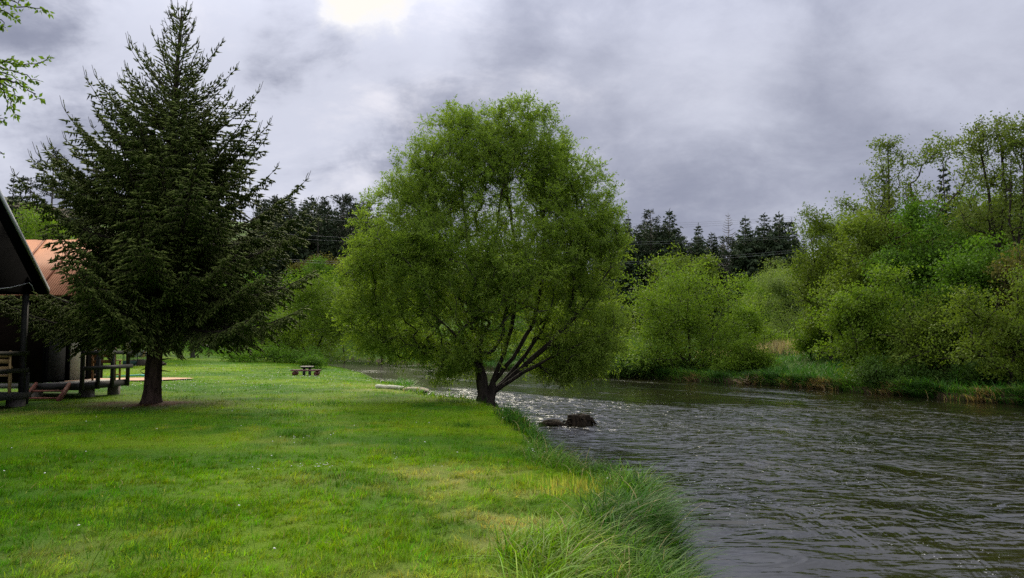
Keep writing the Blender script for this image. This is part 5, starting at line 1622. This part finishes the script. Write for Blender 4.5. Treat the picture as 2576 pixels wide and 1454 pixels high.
for k in range(12):
    a = rs.uniform(-.8, PI + .8) + PI; r0_ = .28; L_ = rs.uniform(.15, .42)
    p0 = np.array((r0_ * math.cos(a), r0_ * .85 * math.sin(a), rs.uniform(.02, .2))); d_ = np.array((math.cos(a + rs.normal(0, .5)), math.sin(a + rs.normal(0, .5)), 0))
    mb.tube([p0, p0 + d_ * L_ * .5 + (0, 0, .02), p0 + d_ * L_ + (0, 0, -p0[2] - .03)], [.035, .026, .012], 6)
mb.build('roots', M_WETROOT, st_, smooth=True)
p0 = at(1385, 1060, 21.2)
rock('driftwood_log', 'low muddy driftwood lump wedged between bank and stump', 'driftwood', (p0[0] + .1, 22.0, WATER_Z + .03), .36, .22, .13, M_WETROOT, 8, rough=.45)
p0 = at(1445, 1122, 13.0)
mb = MB()
mb.tube([(-.35, .1, -.06), (0, 0, .06), (.42, -.1, .34)], [.012, .010, .004], 5); mb.tube([(.02, 0, .07), (.1, .12, .25), (.08, .16, .33)], [.008, .006, .003], 5); mb.tube([(-.1, .02, .02), (-.25, -.1, .28)], [.007, .003], 5); mb.tube([(.2, -.05, .2), (.3, .05, .42)], [.006, .003], 5)
o = mb.build('dead_twig', M_BARK_GREY); o.location = (p0[0] - .05, 11.95, WATER_Z + .25); tag(o, 'bare dead twig sticking out of the bank over the water', 'twig')
mb = MB()
for k in range(22):
    a = rs.uniform(0, 6.28); L_ = rs.uniform(.3, .9); c_ = rs.normal(0, .5, 3) * np.array((1.4, .3, .15)); d_ = np.array((math.cos(a), .4 * math.sin(a), rs.uniform(.0, .6)))
    mb.tube([c_, c_ + d_ * L_ * .5 + rs.normal(0, .05, 3), c_ + d_ * L_], [.025, .018, .006], 5)
p0 = at(2895, 1520, 1); q0 = at(1870, 958, 44)
o = mb.build('driftwood_roots', plain('bleached_roots', (.30, .22, .14), .9)); o.location = (float(xr(44)) + .05, 44, WATER_Z + .18); tag(o, 'bleached tangle of roots on the far bank edge below the meadow', 'driftwood')

# ------------------------------------------------------------------ things far off under the spruce
sp = at(330, 946, 36)
n = 26; a = np.arange(n) * 2 * PI / n
xs = sp[0] - .6 + 2.9 * np.cos(a) * (1 + .12 * np.sin(3 * a)); ys = 36 + 3.2 * np.sin(a) * (1 + .1 * np.cos(2 * a))
vs = np.stack([np.append(xs, sp[0] - .6), np.append(ys, 36.), np.zeros(n + 1)], 1); vs[:, 2] = ground(vs[:, 0], vs[:, 1]) + .06
tag(build('sand_patch', vs, np.array([(k, (k + 1) % n, n) for k in range(n)]), plain('orange_sand', (0.56, 0.33, 0.20), .95, .35, 2.5)), kind='structure')
mb = MB()
tq = at(352, 938, 40)
pts = [(-1.2, 0, .1), (-.5, -.1, .15), (.3, .05, .19), (1.1, 0, .10)]
for k in range(3):
    mb.bar(pts[k], pts[k + 1], .5, .06)
o = mb.build('tarpaulin', plain('turquoise_tarpaulin', (0.04, 0.34, 0.26), .5, .2)); o.location = (tq[0], 39.6, gz(tq[0], 39.6)); tag(o, 'rolled turquoise tarpaulin along the back of the sand patch', 'tarpaulin')

DJ = 58.0
M_GREENMETAL = plain('dark_green_paint', (0.018, 0.055, 0.045), .5, .2)
p0 = at(328, 900, DJ); g = gz(p0[0], DJ)
fr_ = thing('garden_cart', 'dark green metal cage cart with a solid base beyond the sand patch', 'cart', (p0[0], DJ, g))
kx = DJ / 1932
MB().box((-.42, -.3, .05), (.42, .3, .38)).build('base', M_GREENMETAL, fr_)
mb = MB()
for xx in (-.42, .38): 
    for yy in (-.3, .26): mb.box((xx, yy, .382), (xx + .04, yy + .04, 1.65))
mb.box((-.42, -.3, 1.652), (.42, -.26, 1.70)); mb.box((-.42, .26, 1.652), (.42, .30, 1.70))
for xx in np.arange(-.3, .37, .12): mb.box((xx, -.29, .384), (xx + .02, -.27, 1.65))
mb.build('cage', M_GREENMETAL, fr_)
M_BAG = plain('white_sacking', (0.62, 0.62, 0.66), .6, .3, 4)
for k, (px, py, r1, lab) in enumerate(((345, 881, .42, 'topmost crumpled white sack on the rubbish heap beyond the sand patch'), (339, 889, .38, 'white sack at the left foot of the rubbish heap'), (352, 889, .40, 'grey-white sack at the right foot of the rubbish heap'))):
    q0 = at(px, py, DJ + .6)
    rock('sack', lab, 'sack', (q0[0], DJ + .6 + .2 * k, q0[2] + (.06 if k == 0 else 0)), r1, .3, .26, M_BAG if k < 2 else plain('grey_sacking', (.22, .22, .23), .8), 20 + k, rough=.5, group='sacks of the rubbish heap')
q0 = at(356, 897, DJ + .4)
rock('soil_heap', 'low dark heap of soil under the white sacks', 'heap', (q0[0] - .1, DJ + 1.0, gz(q0[0], DJ) + .1), 1.5, .8, .36, plain('dark_soil', (.06, .045, .035), .95), 31, rough=.35)
for k, (pa, pb, lab) in enumerate((((356, 898), (371, 879), 'thin plank leaning right against the rubbish heap'), ((362, 899), (364, 880), 'upright thin plank in the rubbish heap'), ((351, 905), (363, 897), 'plank lying in front of the rubbish heap'))):
    a_ = at(pa[0], pa[1], DJ - .2); b_ = at(pb[0], pb[1], DJ - .1)
    o = MB().bar((0, 0, 0), tuple(b_ - a_), .06, .03).build('plank', M_CHAIR2); o.location = tuple(a_); tag(o, lab, 'plank', 'planks of the rubbish heap')
DS = 86.0
p0 = at(362, 858, DS); g = gz(p0[0], DS)
sh = thing('shed', 'small red-roofed shed half hidden by shrubs beyond the lawn', 'shed', (p0[0], DS, g), R(6))
hs = max(1.2, p0[2] - g)
MB().box((-1.5, -1.2, -.2), (1.5, 1.2, hs)).build('wall', M_DARKWOOD, sh)
MB().prism([(-1.5, hs), (1.5, hs), (0, hs + .85)], 'x', -1.9, 1.9).build('roof', plain('red_brown_roof', (0.20, 0.065, 0.042), .7), sh)
# gravel track and its posts
tx = np.linspace(-40, -19, 30); vs = []
for x_ in tx:
    for yy in (90.5 + .05 * (x_ + 40), 93.2 + .05 * (x_ + 40)): vs.append((x_, yy, gz(x_, yy) + .10))
i = np.arange(29)[:, None] * 2
tag(build('gravel_path', np.array(vs), (i + np.array([[0, 2, 3, 1]])), plain('pale_gravel', (0.46, 0.42, 0.34), .95, .3, 3)), kind='structure')
M_POSTG = plain('green_post_paint', (0.05, 0.16, 0.09), .5)
for k, px in enumerate((545, 560, 574, 584, 594)):
    p0 = at(px, 880, 94); g = gz(p0[0], 94)
    r = thing('marker_post', ('first green marker post with a white cap from the leaning trunk beyond the gravel track', 'second green marker post with a white cap from the leaning trunk', 'middle one of the five green white-capped posts beyond the gravel track', 'fourth green marker post with a white cap from the leaning trunk', 'last green white-capped post, nearest the round willow bush')[k], 'post', (p0[0], 94, g), 0, 'white-capped posts along the gravel track')
    MB().tube([(0, 0, -.1), (0, 0, 1.25)], [.05, .05], 8).build('pole', M_POSTG, r)
    MB().tube([(0, 0, 1.252), (0, 0, 1.50)], [.12, .10], 8).build('cap', M_PETAL, r)

# ------------------------------------------------------------------ power lines across the valley
M_WIRE = plain('aluminium_wire', (0.16, 0.165, 0.18), .5, .1)
for k, (a_, m_, b_, lab) in enumerate((((723, 503), (1400, 562), (2006, 543), 'topmost overhead wire crossing the valley'), ((723, 531), (1450, 572), (1864, 558), 'second overhead wire from the top'), ((710, 541), (1450, 578), (1857, 564), 'third overhead wire from the top'),
                                       ((769, 592), (1581, 609), (1970, 595), 'fourth overhead wire from the top'), ((769, 602), (1577, 615), (1970, 600), 'fifth overhead wire from the top'), ((740, 653), (1546, 660), (1977, 631), 'sixth overhead wire from the top'), ((740, 658), (1546, 665), (1977, 637), 'lowest overhead wire crossing the valley'))):
    c_ = np.polyfit([a_[0], m_[0], b_[0]], [a_[1], m_[1], b_[1]], 2)
    pts = np.array([at(px, np.polyval(c_, px), 112) for px in np.linspace(100, 2700, 60)])
    mid = pts[30].copy()
    o = MB().tube(pts - mid, np.full(60, .012), 5).build('power_line', M_WIRE); o.location = tuple(mid); tag(o, lab, 'wire', 'overhead wires across the valley')

# ------------------------------------------------------------------ the tree whose twigs reach in at the upper left
rs = np.random.default_rng(15)
DB = 5.6
foot = np.array((-6.6, 6.4, gz(-6.6, 6.4) - .05))
rt = thing('poplar_tree', 'tree outside the left edge whose leafy twigs hang into the upper left corner', 'tree', tuple(foot))
def rl(px, py, d=DB): return at(px, py, d) - foot
stems = [[np.zeros(3), np.array((.1, 0, 1.5)), np.array((.15, -.1, 3.2)), np.array((.1, -.2, 5.2)), np.array((0, -.1, 7.5))],
         [np.array((.14, -.1, 2.4)), rl(-420, 190), rl(-180, 130), rl(-60, 150)], [np.array((.13, -.12, 3.2)), rl(-400, -60), rl(-160, -40), rl(-40, 0)]]
pos, rad, paths, tp_ = grow(rs, stems, [rl(-300, 60), rl(-350, -200, 6.2)] + [np.array((rs.normal(0, .9), rs.normal(0, .8), rs.uniform(4.2, 8))) for _ in range(30)], .2, 2.3, .012)
wv_, wq = wood(pos, rad, paths + tp_, 6, .006, .3, 0.)
build('trunk', wv_, wq, M_BARK_GREY, rt, smooth=True)
tw = MB(); C = []; Dv = []; L = []; W = []; T = []; N = []


def twig(pts, leaves, lsz=.040):
    pts = np.array(pts, float)
    t0 = np.linspace(0, 1, len(pts)); tt = np.linspace(0, 1, 12)
    pp = np.stack([np.interp(tt, t0, pts[:, c]) for c in range(3)], 1) + rs.normal(0, .008, (12, 3))
    tw.tube(pp, np.linspace(.008, .0022, 12), 5)
    for k in range(leaves):
        u_ = 1 - rs.uniform(0, 1) ** 1.3 * .85
        i0 = min(int(u_ * 11), 10); p = pp[i0] + (pp[i0 + 1] - pp[i0]) * (u_ * 11 - i0); d = unit(pp[i0 + 1] - pp[i0])
        o = unit(d * .5 + rs.normal(0, .6, 3) + np.array((0, 0, -.35)))
        C.append(p + o * .012); Dv.append(o); L.append(lsz * rs.uniform(.55, 1.3)); W.append(lsz * rs.uniform(.35, .75)); T.append(rs.uniform(0, 1)); N.append(rs.normal(0, 1, 3) + np.array((0, -.6, .3)))


for pts, nl in (([(-60, 0), (0, 10), (60, 14), (122, 28)], 34), ([(-60, 10), (-10, 22), (20, 30), (40, 48)], 34), ([(-40, -10), (5, -4), (40, 6), (60, 2)], 26), ([(-50, 20), (-10, 40), (15, 70)], 18),
                ([(-60, 150), (0, 155), (60, 165), (128, 148)], 40), ([(-60, 150), (10, 172), (60, 190), (100, 205)], 38), ([(-60, 160), (0, 195), (30, 225), (50, 255)], 40), ([(-20, 190), (40, 205), (80, 232), (106, 250)], 26),
                ([(0, 195), (20, 230), (30, 262), (38, 290)], 36), ([(-50, 165), (-10, 160), (30, 150), (50, 160)], 26), ([(-50, 180), (0, 210), (12, 240), (22, 280)], 22), ([(-60, 250), (-10, 290), (12, 305)], 8), ([(-50, 360), (0, 385), (8, 390)], 6), ([(-80, 140), (-20, 175), (20, 185), (70, 215)], 24)):
    dd = DB + rs.normal(0, .15)
    twig([rl(px, py, dd + .02 * k) for k, (px, py) in enumerate(pts)], int(nl * 1.25))
tw.build('twigs', M_BARK_DARK, rt, smooth=True)
n = len(C)
v, q_ = leaf_arrays(np.array(C), np.array(Dv), np.array(N), np.array(L), np.array(W), .12)
c2_, D2, N2 = [], [], []
for ids in tp_:
    p = pos[ids]
    for _ in range(160): c2_.append(p[rs.integers(len(p) // 3, len(p))] + rs.normal(0, .2, 3)); D2.append(rs.normal(0, 1, 3)); N2.append(rs.normal(0, 1, 3))
c2_ = np.array(c2_); keep = c2_[:, 2] > 3.6
v2, q2 = leaf_arrays(c2_[keep], np.array(D2)[keep], np.array(N2)[keep], np.full(keep.sum(), .06), np.full(keep.sum(), .045), .1)
build('crown', np.vstack([v, v2]), np.vstack([q_, q2 + len(v)]), M_LEAF['fresh'], rt, {'tint': np.concatenate([np.repeat(T, 4), np.full(len(v2), .5)])})
